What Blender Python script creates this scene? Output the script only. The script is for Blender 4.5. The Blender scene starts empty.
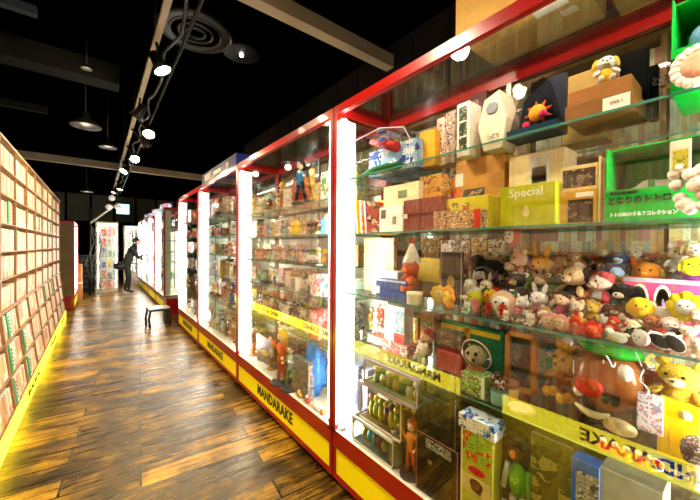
import bpy, bmesh, math, random
from math import sin, cos, tan, atan, pi, radians, sqrt
from mathutils import Vector, Matrix, noise
random.seed(7)
sc = bpy.context.scene
COL = sc.collection
H = 1.54                      # eye height
TH = radians(38.2)            # camera heading, from the aisle direction (+Y) towards the cases (+X)
F = 320.0
# ------------------------------------------------------------------ where things stand
def Yof(u, X):
    return X / tan(TH + atan((u - 350) / F))
def dep(X, Y):
    return X * sin(TH) + Y * cos(TH)
def Zof(u, v, X):
    Y = Yof(u, X)
    return H - (v - 245 - (u - 98) * 0.006) * dep(X, Y) / F
# ------------------------------------------------------------------ materials
MATS = {}
def nodes(name):
    m = bpy.data.materials.new(name); m.use_nodes = True
    nt = m.node_tree
    for n in list(nt.nodes):
        nt.nodes.remove(n)
    out = nt.nodes.new('ShaderNodeOutputMaterial')
    return m, nt, out
def N(nt, t, **kw):
    n = nt.nodes.new(t)
    for k, v in kw.items():
        if k.startswith('i_'):
            n.inputs[k[2:].replace('_', ' ')].default_value = v
        else:
            setattr(n, k, v)
    return n
def rgba(c):
    return (c[0], c[1], c[2], 1.0)
def hx(s):
    def f(x):
        x /= 255
        return x / 12.92 if x <= .04045 else ((x + .055) / 1.055) ** 2.4
    return tuple(f(int(s[i:i + 2], 16)) for i in (0, 2, 4))
def plain(name, c, rough=.5, metal=0.0, emit=0.0, coat=0.0, bump=0.0, bscale=60, var=0.0, spec=.5):
    key = ('p', name)
    if key in MATS: return MATS[key]
    if isinstance(c, str): c = hx(c)
    m, nt, out = nodes(name)
    b = N(nt, 'ShaderNodeBsdfPrincipled')
    b.inputs['Base Color'].default_value = rgba(c)
    b.inputs['Roughness'].default_value = rough
    b.inputs['Metallic'].default_value = metal
    b.inputs['Coat Weight'].default_value = coat
    b.inputs['Specular IOR Level'].default_value = spec
    if emit:
        b.inputs['Emission Color'].default_value = rgba(c)
        b.inputs['Emission Strength'].default_value = emit
    if bump or var:
        tc = N(nt, 'ShaderNodeTexCoord')
        nz = N(nt, 'ShaderNodeTexNoise'); nz.inputs['Scale'].default_value = bscale; nz.inputs['Detail'].default_value = 3
        nt.links.new(tc.outputs['Object'], nz.inputs['Vector'])
        if bump:
            bp = N(nt, 'ShaderNodeBump'); bp.inputs['Strength'].default_value = bump; bp.inputs['Distance'].default_value = .01
            nt.links.new(nz.outputs['Fac'], bp.inputs['Height']); nt.links.new(bp.outputs['Normal'], b.inputs['Normal'])
        if var:
            hs = N(nt, 'ShaderNodeHueSaturation'); hs.inputs['Color'].default_value = rgba(c)
            mr = N(nt, 'ShaderNodeMapRange'); mr.inputs['To Min'].default_value = 1 - var; mr.inputs['To Max'].default_value = 1 + var
            mr.inputs['From Min'].default_value = .3; mr.inputs['From Max'].default_value = .7
            nt.links.new(nz.outputs['Fac'], mr.inputs['Value']); nt.links.new(mr.outputs['Result'], hs.inputs['Value'])
            nt.links.new(hs.outputs['Color'], b.inputs['Base Color'])
    nt.links.new(b.outputs[0], out.inputs[0])
    MATS[key] = m
    return m
def C(c, rough=.5):           # plain painted colour by hex
    return plain('paint_' + c + ('_g' if rough < .3 else ''), c, rough, var=.12, bscale=25, spec=.3)
def fur(c):
    return plain('fur_' + c, c, .9, bump=.9, bscale=34, var=.22, spec=.2)
def emis(name, c, s):
    key = ('e', name)
    if key in MATS: return MATS[key]
    m, nt, out = nodes(name)
    e = N(nt, 'ShaderNodeEmission'); e.inputs[0].default_value = rgba(c); e.inputs[1].default_value = s
    nt.links.new(e.outputs[0], out.inputs[0]); MATS[key] = m
    return m
def glassmat(name, tint, base, mul):
    key = ('g', name)
    if key in MATS: return MATS[key]
    m, nt, out = nodes(name)
    t = N(nt, 'ShaderNodeBsdfTransparent'); t.inputs[0].default_value = rgba(tint)
    g = N(nt, 'ShaderNodeBsdfGlossy'); g.inputs['Roughness'].default_value = 0.0
    fr = N(nt, 'ShaderNodeFresnel'); fr.inputs[0].default_value = 1.5
    ma = N(nt, 'ShaderNodeMath', operation='MULTIPLY_ADD'); ma.use_clamp = True
    ma.inputs[1].default_value = mul; ma.inputs[2].default_value = base
    geo = N(nt, 'ShaderNodeNewGeometry')
    # fresnel seen from either side of the pane must be the same
    mx = N(nt, 'ShaderNodeMixShader')
    lw = N(nt, 'ShaderNodeLayerWeight'); lw.inputs[0].default_value = .15
    nt.links.new(lw.outputs['Fresnel'], ma.inputs[0])
    nt.links.new(ma.outputs[0], mx.inputs[0]); nt.links.new(t.outputs[0], mx.inputs[1]); nt.links.new(g.outputs[0], mx.inputs[2])
    nt.links.new(mx.outputs[0], out.inputs[0]); MATS[key] = m
    return m
def printed(c1, c2, c3, scale=18, rough=.35):
    key = ('pr', c1, c2, c3, scale)
    if key in MATS: return MATS[key]
    m, nt, out = nodes('print_%s_%s' % (c1, c2))
    tc = N(nt, 'ShaderNodeTexCoord'); oi = N(nt, 'ShaderNodeObjectInfo')
    ad = N(nt, 'ShaderNodeVectorMath', operation='ADD')
    nt.links.new(tc.outputs['Object'], ad.inputs[0]); nt.links.new(oi.outputs['Random'], ad.inputs[1])
    nz = N(nt, 'ShaderNodeTexNoise'); nz.inputs['Scale'].default_value = scale * 1.2; nz.inputs['Detail'].default_value = 3
    nt.links.new(ad.outputs[0], nz.inputs['Vector'])
    vo = N(nt, 'ShaderNodeTexVoronoi'); vo.inputs['Scale'].default_value = scale * 2.6
    nt.links.new(ad.outputs[0], vo.inputs['Vector'])
    cr = N(nt, 'ShaderNodeValToRGB'); cr.color_ramp.interpolation = 'CONSTANT'
    el = cr.color_ramp.elements; el[0].color = rgba(hx(c1)); el[0].position = 0; el[1].position = .52; el[1].color = rgba(hx(c2))
    e = el.new(.6); e.color = rgba(hx(c3)); e = el.new(.68); e.color = rgba(hx(c1))
    mixv = N(nt, 'ShaderNodeMix', data_type='FLOAT'); mixv.inputs[0].default_value = .35
    sep = N(nt, 'ShaderNodeSeparateColor')
    nt.links.new(vo.outputs['Color'], sep.inputs[0])
    nt.links.new(nz.outputs['Fac'], mixv.inputs[2]); nt.links.new(sep.outputs[0], mixv.inputs[3])
    nt.links.new(mixv.outputs[0], cr.inputs[0])
    b = N(nt, 'ShaderNodeBsdfPrincipled'); b.inputs['Roughness'].default_value = rough
    # rows of small print
    mp = N(nt, 'ShaderNodeMapping'); mp.inputs['Scale'].default_value = (190, 190, 1); nt.links.new(ad.outputs[0], mp.inputs[0])
    n2 = N(nt, 'ShaderNodeTexNoise'); n2.inputs['Scale'].default_value = 1; n2.inputs['Detail'].default_value = 0; nt.links.new(mp.outputs[0], n2.inputs['Vector'])
    sz = N(nt, 'ShaderNodeSeparateXYZ'); nt.links.new(ad.outputs[0], sz.inputs[0])
    mz = N(nt, 'ShaderNodeMath', operation='MULTIPLY'); mz.inputs[1].default_value = 75; nt.links.new(sz.outputs['Z'], mz.inputs[0])
    fz = N(nt, 'ShaderNodeMath', operation='FRACT'); nt.links.new(mz.outputs[0], fz.inputs[0])
    g1 = N(nt, 'ShaderNodeMath', operation='GREATER_THAN'); g1.inputs[1].default_value = .55; nt.links.new(fz.outputs[0], g1.inputs[0])
    g2 = N(nt, 'ShaderNodeMath', operation='GREATER_THAN'); g2.inputs[1].default_value = .5; nt.links.new(n2.outputs['Fac'], g2.inputs[0])
    g3 = N(nt, 'ShaderNodeMath', operation='GREATER_THAN'); g3.inputs[1].default_value = .5; nt.links.new(sep.outputs[1], g3.inputs[0])
    p1 = N(nt, 'ShaderNodeMath', operation='MULTIPLY'); nt.links.new(g1.outputs[0], p1.inputs[0]); nt.links.new(g2.outputs[0], p1.inputs[1])
    p2 = N(nt, 'ShaderNodeMath', operation='MULTIPLY'); nt.links.new(p1.outputs[0], p2.inputs[0]); nt.links.new(g3.outputs[0], p2.inputs[1])
    p3 = N(nt, 'ShaderNodeMath', operation='MULTIPLY'); p3.inputs[1].default_value = .65; nt.links.new(p2.outputs[0], p3.inputs[0])
    mk = N(nt, 'ShaderNodeMix', data_type='RGBA'); mk.inputs[7].default_value = (.03, .02, .02, 1)
    nt.links.new(p3.outputs[0], mk.inputs[0]); nt.links.new(cr.outputs[0], mk.inputs[6])
    nt.links.new(mk.outputs[2], b.inputs['Base Color']); nt.links.new(b.outputs[0], out.inputs[0])
    MATS[key] = m
    return m
def bookmat():
    m, nt, out = nodes('book_cover')
    g = N(nt, 'ShaderNodeNewGeometry'); oi = N(nt, 'ShaderNodeObjectInfo'); uv = N(nt, 'ShaderNodeUVMap')
    ad = N(nt, 'ShaderNodeMath', operation='ADD'); fr = N(nt, 'ShaderNodeMath', operation='FRACT')
    nt.links.new(g.outputs['Random Per Island'], ad.inputs[0]); nt.links.new(oi.outputs['Random'], ad.inputs[1])
    nt.links.new(ad.outputs[0], fr.inputs[0])
    def ramp(cols, mul):
        mm = N(nt, 'ShaderNodeMath', operation='MULTIPLY'); mm.inputs[1].default_value = mul
        f2 = N(nt, 'ShaderNodeMath', operation='FRACT'); nt.links.new(fr.outputs[0], mm.inputs[0]); nt.links.new(mm.outputs[0], f2.inputs[0])
        cr = N(nt, 'ShaderNodeValToRGB'); cr.color_ramp.interpolation = 'CONSTANT'
        el = cr.color_ramp.elements
        while len(el) < len(cols): el.new(.5)
        for i, c in enumerate(cols):
            el[i].position = i / len(cols); el[i].color = rgba(hx(c))
        nt.links.new(f2.outputs[0], cr.inputs[0])
        return cr
    base = ramp(['e8d0a0', 'd0a878', 'f4e6c8', 'c88058', 'ecd4a8', 'c09868', 'e8c480', 'c87870', 'f8f0dc', 'a89878', 'e0b878'], 1)
    band = ramp(['e8a050', 'f0e0b8', 'd86850', 'f0e0c0', 'c8a890', 'e8c078', 'a8b0a0', 'f2e2be'], 7.3)
    ink = ramp(['784030', 'b05030', '403830', '905868', '587060', 'a86838'], 13.7)
    sx = N(nt, 'ShaderNodeSeparateXYZ'); nt.links.new(uv.outputs[0], sx.inputs[0])
    lt = N(nt, 'ShaderNodeMath', operation='LESS_THAN'); lt.inputs[1].default_value = .3; nt.links.new(sx.outputs['Y'], lt.inputs[0])
    mx = N(nt, 'ShaderNodeMix', data_type='RGBA')
    nt.links.new(lt.outputs[0], mx.inputs[0]); nt.links.new(base.outputs[0], mx.inputs[6]); nt.links.new(band.outputs[0], mx.inputs[7])
    nz = N(nt, 'ShaderNodeTexNoise'); nz.inputs['Scale'].default_value = 1; nz.inputs['Detail'].default_value = 1
    cb = N(nt, 'ShaderNodeCombineXYZ')
    m1 = N(nt, 'ShaderNodeMath', operation='MULTIPLY'); m1.inputs[1].default_value = 22; nt.links.new(sx.outputs['Y'], m1.inputs[0])
    m2 = N(nt, 'ShaderNodeMath', operation='MULTIPLY'); m2.inputs[1].default_value = 60; nt.links.new(fr.outputs[0], m2.inputs[0])
    m3 = N(nt, 'ShaderNodeMath', operation='MULTIPLY'); m3.inputs[1].default_value = 5; nt.links.new(sx.outputs['X'], m3.inputs[0])
    nt.links.new(m1.outputs[0], cb.inputs[1]); nt.links.new(m2.outputs[0], cb.inputs[2]); nt.links.new(m3.outputs[0], cb.inputs[0])
    nt.links.new(cb.outputs[0], nz.inputs['Vector'])
    gt = N(nt, 'ShaderNodeMath', operation='GREATER_THAN'); gt.inputs[1].default_value = .56; nt.links.new(nz.outputs['Fac'], gt.inputs[0])
    # lettering only in the middle third of the spine
    d = N(nt, 'ShaderNodeMath', operation='SUBTRACT'); d.inputs[1].default_value = .5; nt.links.new(sx.outputs['X'], d.inputs[0])
    a = N(nt, 'ShaderNodeMath', operation='ABSOLUTE'); nt.links.new(d.outputs[0], a.inputs[0])
    l2 = N(nt, 'ShaderNodeMath', operation='LESS_THAN'); l2.inputs[1].default_value = .24; nt.links.new(a.outputs[0], l2.inputs[0])
    mu = N(nt, 'ShaderNodeMath', operation='MULTIPLY'); nt.links.new(gt.outputs[0], mu.inputs[0]); nt.links.new(l2.outputs[0], mu.inputs[1])
    m4 = N(nt, 'ShaderNodeMath', operation='MULTIPLY'); m4.inputs[1].default_value = .6; nt.links.new(mu.outputs[0], m4.inputs[0])
    mx2 = N(nt, 'ShaderNodeMix', data_type='RGBA')
    nt.links.new(m4.outputs[0], mx2.inputs[0]); nt.links.new(mx.outputs[2], mx2.inputs[6]); nt.links.new(ink.outputs[0], mx2.inputs[7])
    b = N(nt, 'ShaderNodeBsdfPrincipled'); b.inputs['Roughness'].default_value = .45
    nt.links.new(mx2.outputs[2], b.inputs['Base Color']); nt.links.new(b.outputs[0], out.inputs[0])
    return m
def floormat():
    m, nt, out = nodes('wet_look_planks')
    tc = N(nt, 'ShaderNodeTexCoord'); mp = N(nt, 'ShaderNodeMapping'); mp.inputs['Rotation'].default_value = (0, 0, radians(5))
    nt.links.new(tc.outputs['Object'], mp.inputs[0])
    br = N(nt, 'ShaderNodeTexBrick'); br.offset = .37; br.offset_frequency = 2
    br.inputs['Scale'].default_value = 1; br.inputs['Brick Width'].default_value = 1.15; br.inputs['Row Height'].default_value = .185
    br.inputs['Mortar Size'].default_value = .009; br.inputs['Mortar Smooth'].default_value = .3; br.inputs['Bias'].default_value = 0
    br.inputs['Color1'].default_value = (0, 0, 0, 1); br.inputs['Color2'].default_value = (1, 1, 1, 1); br.inputs['Mortar'].default_value = (.5, .5, .5, 1)
    nt.links.new(mp.outputs[0], br.inputs['Vector'])
    # grain stretched along the boards
    mp2 = N(nt, 'ShaderNodeMapping'); mp2.inputs['Scale'].default_value = (1.6, 22, 1)
    nt.links.new(mp.outputs[0], mp2.inputs[0])
    of = N(nt, 'ShaderNodeVectorMath', operation='MULTIPLY_ADD'); of.inputs[1].default_value = (17, 0, 9)
    nt.links.new(br.outputs['Color'], of.inputs[0]); nt.links.new(mp2.outputs[0], of.inputs[2])
    g1 = N(nt, 'ShaderNodeTexNoise'); g1.inputs['Scale'].default_value = 1.3; g1.inputs['Detail'].default_value = 7; g1.inputs['Roughness'].default_value = .68
    nt.links.new(of.outputs[0], g1.inputs['Vector'])
    blot = N(nt, 'ShaderNodeTexNoise'); blot.inputs['Scale'].default_value = 3.2; blot.inputs['Detail'].default_value = 5; blot.inputs['Roughness'].default_value = .7
    nt.links.new(mp.outputs[0], blot.inputs['Vector'])
    cr = N(nt, 'ShaderNodeValToRGB'); el = cr.color_ramp.elements
    el[0].position = .37; el[0].color = rgba(hx('080401')); el[1].position = .70; el[1].color = rgba(hx('d09c28'))
    e = el.new(.47); e.color = rgba(hx('3c2606')); e = el.new(.57); e.color = rgba(hx('90680e'))
    av = N(nt, 'ShaderNodeMix', data_type='FLOAT'); av.inputs[0].default_value = .5
    nt.links.new(g1.outputs['Fac'], av.inputs[2]); nt.links.new(blot.outputs['Fac'], av.inputs[3])
    sp = N(nt, 'ShaderNodeSeparateColor'); nt.links.new(br.outputs['Color'], sp.inputs[0])
    ad = N(nt, 'ShaderNodeMath', operation='MULTIPLY_ADD'); ad.inputs[1].default_value = .14; nt.links.new(sp.outputs[0], ad.inputs[0])
    sb = N(nt, 'ShaderNodeMath', operation='SUBTRACT'); sb.inputs[1].default_value = .065
    nt.links.new(av.outputs[0], sb.inputs[0]); nt.links.new(sb.outputs[0], ad.inputs[2]); nt.links.new(ad.outputs[0], cr.inputs[0])
    mm = N(nt, 'ShaderNodeMix', data_type='RGBA'); mm.inputs[7].default_value = (.004, .002, .001, 1)
    nt.links.new(br.outputs['Fac'], mm.inputs[0]); nt.links.new(cr.outputs[0], mm.inputs[6])
    b = N(nt, 'ShaderNodeBsdfPrincipled')
    nt.links.new(mm.outputs[2], b.inputs['Base Color'])
    rr = N(nt, 'ShaderNodeMapRange'); rr.inputs['From Min'].default_value = .35; rr.inputs['From Max'].default_value = .65
    rr.inputs['To Min'].default_value = .16; rr.inputs['To Max'].default_value = .5
    nt.links.new(g1.outputs['Fac'], rr.inputs['Value']); nt.links.new(rr.outputs['Result'], b.inputs['Roughness'])
    h = N(nt, 'ShaderNodeMath', operation='SUBTRACT'); nt.links.new(av.outputs[0], h.inputs[0])
    f3 = N(nt, 'ShaderNodeMath', operation='MULTIPLY'); f3.inputs[1].default_value = 1.2; nt.links.new(br.outputs['Fac'], f3.inputs[0])
    nt.links.new(f3.outputs[0], h.inputs[1])
    bp = N(nt, 'ShaderNodeBump'); bp.inputs['Strength'].default_value = .5; bp.inputs['Distance'].default_value = .012
    nt.links.new(h.outputs[0], bp.inputs['Height']); nt.links.new(bp.outputs[0], b.inputs['Normal'])
    b.inputs['Specular IOR Level'].default_value = .55
    b.inputs['Specular Tint'].default_value = (1, .78, .28, 1)
    nt.links.new(b.outputs[0], out.inputs[0])
    return m

M_RED = plain('red_lacquer', '920803', .28, coat=.4)
M_REDIN = M_RED
M_YEL = plain('yellow_board', 'fff000', .45)
M_YSIGN = emis('backlit_yellow_skirt', (1.0, .82, .03), 5.2)
M_BLACK = plain('black_lettering', '0a0a08', .5)
M_GLASS = glassmat('case_glass', (.97, .985, .98), .06, .38)
M_SHELF = glassmat('shelf_glass', (.92, .97, .95), .03, .4)
M_EDGE = plain('shelf_glass_edge', '4f8a78', .15)
M_CLEAR = glassmat('clear_plastic', (.94, .95, .95), .05, .6)
M_TUBE = emis('white_tube', (1.0, .96, .88), 70.0)
M_STRIP = emis('white_strip', (1.0, .93, .82), 40.0)
M_WOOD = plain('warm_shelf_wood', '9c7040', .45, var=.25, bscale=9)
M_STEEL = plain('brushed_metal', '8a8880', .35, .9)
M_DARK = plain('dark_metal', '16140f', .5, .3)
M_BOOK = bookmat()
M_CARD = plain('cardboard', 'c8a050', .75, var=.12, bscale=12)
M_WHITE = plain('off_white_paper', 'f0ece0', .55)
M_LAMP = emis('lamp_face', (1.0, .78, .42), 60.0)

# ------------------------------------------------------------------ mesh builder
class MB:
    def __init__(s):
        s.v = []; s.f = []; s.m = []; s.sm = []; s.mats = []; s.uv = {}
    def mi(s, m):
        if m not in s.mats: s.mats.append(m)
        return s.mats.index(m)
    def face(s, idx, m, smooth=False, uv=None):
        s.f.append(idx); s.m.append(s.mi(m)); s.sm.append(smooth)
        if uv: s.uv[len(s.f) - 1] = uv
    def box(s, x0, x1, y0, y1, z0, z1, m, mats=None, X=None, ch=0):
        """axis box; mats = {'-x':mat,...}; X = matrix"""
        n = len(s.v)
        P = [(x, y, z) for x in (x0, x1) for y in (y0, y1) for z in (z0, z1)]
        if X is not None: P = [tuple(X @ Vector(p)) for p in P]
        s.v += P
        F_ = {'-x': (0, 1, 3, 2), '+x': (4, 6, 7, 5), '-y': (0, 4, 5, 1), '+y': (2, 3, 7, 6), '-z': (0, 2, 6, 4), '+z': (1, 5, 7, 3)}
        U_ = {'-x': ((0, 0), (0, 1), (1, 1), (1, 0)), '+x': ((0, 0), (1, 0), (1, 1), (0, 1)), '-y': ((.05, 0), (.05, 0), (.05, 1), (.05, 1)),
              '+y': ((.05, 0), (.05, 1), (.05, 1), (.05, 0)), '-z': ((0, .9),) * 4, '+z': ((0, .9),) * 4}
        for k, q in F_.items():
            s.face([n + i for i in q], (mats or {}).get(k, m), False, U_[k])
        return s
    def sph(s, c, r, m, seg=12, ring=8, X=None, wob=0):
        if not isinstance(r, (tuple, list)): r = (r, r, r)
        n = len(s.v); P = []
        for i in range(ring + 1):
            a = pi * i / ring
            for j in range(seg):
                b = 2 * pi * j / seg
                d = Vector((sin(a) * cos(b), sin(a) * sin(b), cos(a)))
                k = 1 + wob * noise.noise(d * 2.3 + Vector((r[0] * 90, 1, 2))) if wob else 1
                P.append(Vector((c[0] + r[0] * d.x * k, c[1] + r[1] * d.y * k, c[2] + r[2] * d.z * k)))
        if X is not None: P = [X @ p for p in P]
        s.v += [tuple(p) for p in P]
        for i in range(ring):
            for j in range(seg):
                a = n + i * seg + j; b = n + i * seg + (j + 1) % seg
                s.face([a, a + seg, b + seg, b], m, True)
        return s
    def tube(s, pts, rads, m, seg=8, cap=True, smooth=True):
        pts = [Vector(p) for p in pts]
        if not isinstance(rads, (list, tuple)): rads = [rads] * len(pts)
        n = len(s.v)
        for i, p in enumerate(pts):
            d = (pts[min(i + 1, len(pts) - 1)] - pts[max(i - 1, 0)]).normalized()
            up = Vector((0, 0, 1)) if abs(d.z) < .9 else Vector((1, 0, 0))
            a = d.cross(up).normalized(); b = a.cross(d).normalized()
            for j in range(seg):
                t = 2 * pi * j / seg
                s.v.append(tuple(p + (a * cos(t) + b * sin(t)) * rads[i]))
        for i in range(len(pts) - 1):
            for j in range(seg):
                q = n + i * seg + j; w = n + i * seg + (j + 1) % seg
                s.face([q, w, w + seg, q + seg], m, smooth)
        if cap:
            s.face([n + j for j in range(seg)][::-1], m); e = n + (len(pts) - 1) * seg
            s.face([e + j for j in range(seg)], m)
        return s
    def lathe(s, prof, m, seg=20, c=(0, 0), X=None, smooth=True, cap=True):
        """prof = [(r,z)...] bottom to top"""
        n = len(s.v); P = []
        for r, z in prof:
            for j in range(seg):
                t = 2 * pi * j / seg
                P.append(Vector((c[0] + r * cos(t), c[1] + r * sin(t), z)))
        if X is not None: P = [X @ p for p in P]
        s.v += [tuple(p) for p in P]
        for i in range(len(prof) - 1):
            for j in range(seg):
                q = n + i * seg + j; w = n + i * seg + (j + 1) % seg
                s.face([q, w, w + seg, q + seg], m, smooth)
        if cap and prof[0][0] > 1e-4: s.face([n + j for j in range(seg)][::-1], m)
        e = n + (len(prof) - 1) * seg
        if cap and prof[-1][0] > 1e-4: s.face([e + j for j in range(seg)], m)
        return s
    def prism(s, poly, t0, t1, m, axis='x', mside=None):
        """poly of (a,b): for axis x -> (y,z) extruded x t0..t1 ; axis y -> (x,z) ; axis z -> (x,y)"""
        n = len(s.v); k = len(poly)
        for t in (t0, t1):
            for a, b in poly:
                s.v.append((t, a, b) if axis == 'x' else ((a, t, b) if axis == 'y' else (a, b, t)))
        s.face([n + i for i in range(k)], m); s.face([n + k + i for i in range(k)][::-1], m)
        for i in range(k):
            j = (i + 1) % k
            s.face([n + i, n + j, n + k + j, n + k + i], mside or m)
        return s
    def mesh(s, name, fix=True):
        me = bpy.data.meshes.new(name)
        me.from_pydata(s.v, [], s.f)
        for m in s.mats: me.materials.append(m)
        me.polygons.foreach_set('material_index', s.m)
        me.polygons.foreach_set('use_smooth', s.sm)
        if s.uv:
            ul = me.uv_layers.new(name='UVMap')
            for fi, uvs in s.uv.items():
                p = me.polygons[fi]
                for k, li in enumerate(p.loop_indices): ul.data[li].uv = uvs[k]
        me.update()
        return me

def ob(name, me, parent=None, loc=(0, 0, 0), rz=0, sc_=1.0):
    if isinstance(me, MB): me = me.mesh(name)
    o = bpy.data.objects.new(name, me); COL.objects.link(o)
    o.location = loc
    if rz: o.rotation_euler = (0, 0, rz)
    if sc_ != 1.0: o.scale = (sc_,) * 3 if not isinstance(sc_, tuple) else sc_
    if parent: o.parent = parent
    return o
def empty(name, loc=(0, 0, 0), rz=0, s=1.0):
    o = bpy.data.objects.new(name, None); COL.objects.link(o)
    o.empty_display_size = .1; o.location = loc
    if rz: o.rotation_euler = (0, 0, rz)
    o.scale = (s, s, s) if not isinstance(s, tuple) else s
    return o
def tag(o, label, cat, group=None, kind=None):
    o['label'] = label; o['category'] = cat
    if group: o['group'] = group
    if kind: o['kind'] = kind
    return o
def struct(name, me, **kw):
    o = ob(name, me, **kw); o['kind'] = 'structure'; return o
CACHE = {}
def cached(key, fn):
    if key not in CACHE: CACHE[key] = fn()
    return CACHE[key]
def text_mesh(body, size, mat, extrude=.001, offset=0.0, shear=0):
    cu = bpy.data.curves.new('lettering', 'FONT'); cu.body = body; cu.size = size; cu.extrude = extrude; cu.offset = offset
    cu.align_x = 'CENTER'; cu.align_y = 'CENTER'; cu.resolution_u = 2; cu.shear = shear
    o = bpy.data.objects.new('lettering_tmp', cu); COL.objects.link(o)
    dg = bpy.context.evaluated_depsgraph_get()
    me = bpy.data.meshes.new_from_object(o.evaluated_get(dg))
    bpy.data.objects.remove(o); me.materials.clear(); me.materials.append(mat)
    return me
def text_on(body, size, mat, parent, loc, face='-x', sx=1.0, offset=0.0, name='lettering', shear=0):
    me = text_mesh(body, size, mat, offset=offset, shear=shear)
    if face == '-x':   # read by someone looking towards +X
        R = Matrix(((0, 0, -1), (-1, 0, 0), (0, 1, 0)))
    else:              # '+x' read by someone looking towards -X
        R = Matrix(((0, 0, 1), (1, 0, 0), (0, 1, 0)))
    me.transform(Matrix.Diagonal((sx, 1, 1, 1))); me.transform(R.to_4x4())
    return ob(name, me, parent, loc)

# ------------------------------------------------------------------ setting
M_FLOOR = floormat()
struct('floor', MB().box(-4.2, 4.6, -2.4, 17.2, -.05, 0, M_FLOOR))
M_CEIL = plain('black_ceiling', '020202', .95, spec=0)
M_WALL = plain('dark_brown_wall', '120d08', .8, var=.3, bscale=3, spec=.1)
M_FARW = plain('far_wall_panels', '4c4a36', .7, var=.2, bscale=2)
CZ = 3.95
struct('ceiling', MB().box(-4.2, 4.6, -2.4, 17.2, CZ, CZ + .05, M_CEIL))
struct('wall_left', MB().box(-4.25, -4.2, -2.4, 17.2, 0, CZ, M_CEIL))
wr = MB()
for i in range(22):
    wr.box(2.30, 2.34 + .006 * (i % 2), -2.4 + i * .4, -2.4 + i * .4 + .392, 0, 3.55, M_WALL)
struct('wall_right', wr)
struct('wall_side', MB().box(4.6, 4.65, -2.4, 17.2, 0, CZ, M_CEIL))
struct('wall_near', MB().box(-4.2, 4.6, -2.45, -2.4, 0, CZ, M_CEIL))
fw = MB(); fw.box(-4.2, 4.6, 17.2, 17.25, 0, CZ, M_CEIL)
for i in range(11):
    fw.box(-4.1 + i * .78, -4.1 + i * .78 + .70, 17.17, 17.2, 2.55, 3.65, M_FARW)
struct('wall_far', fw)

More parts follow.
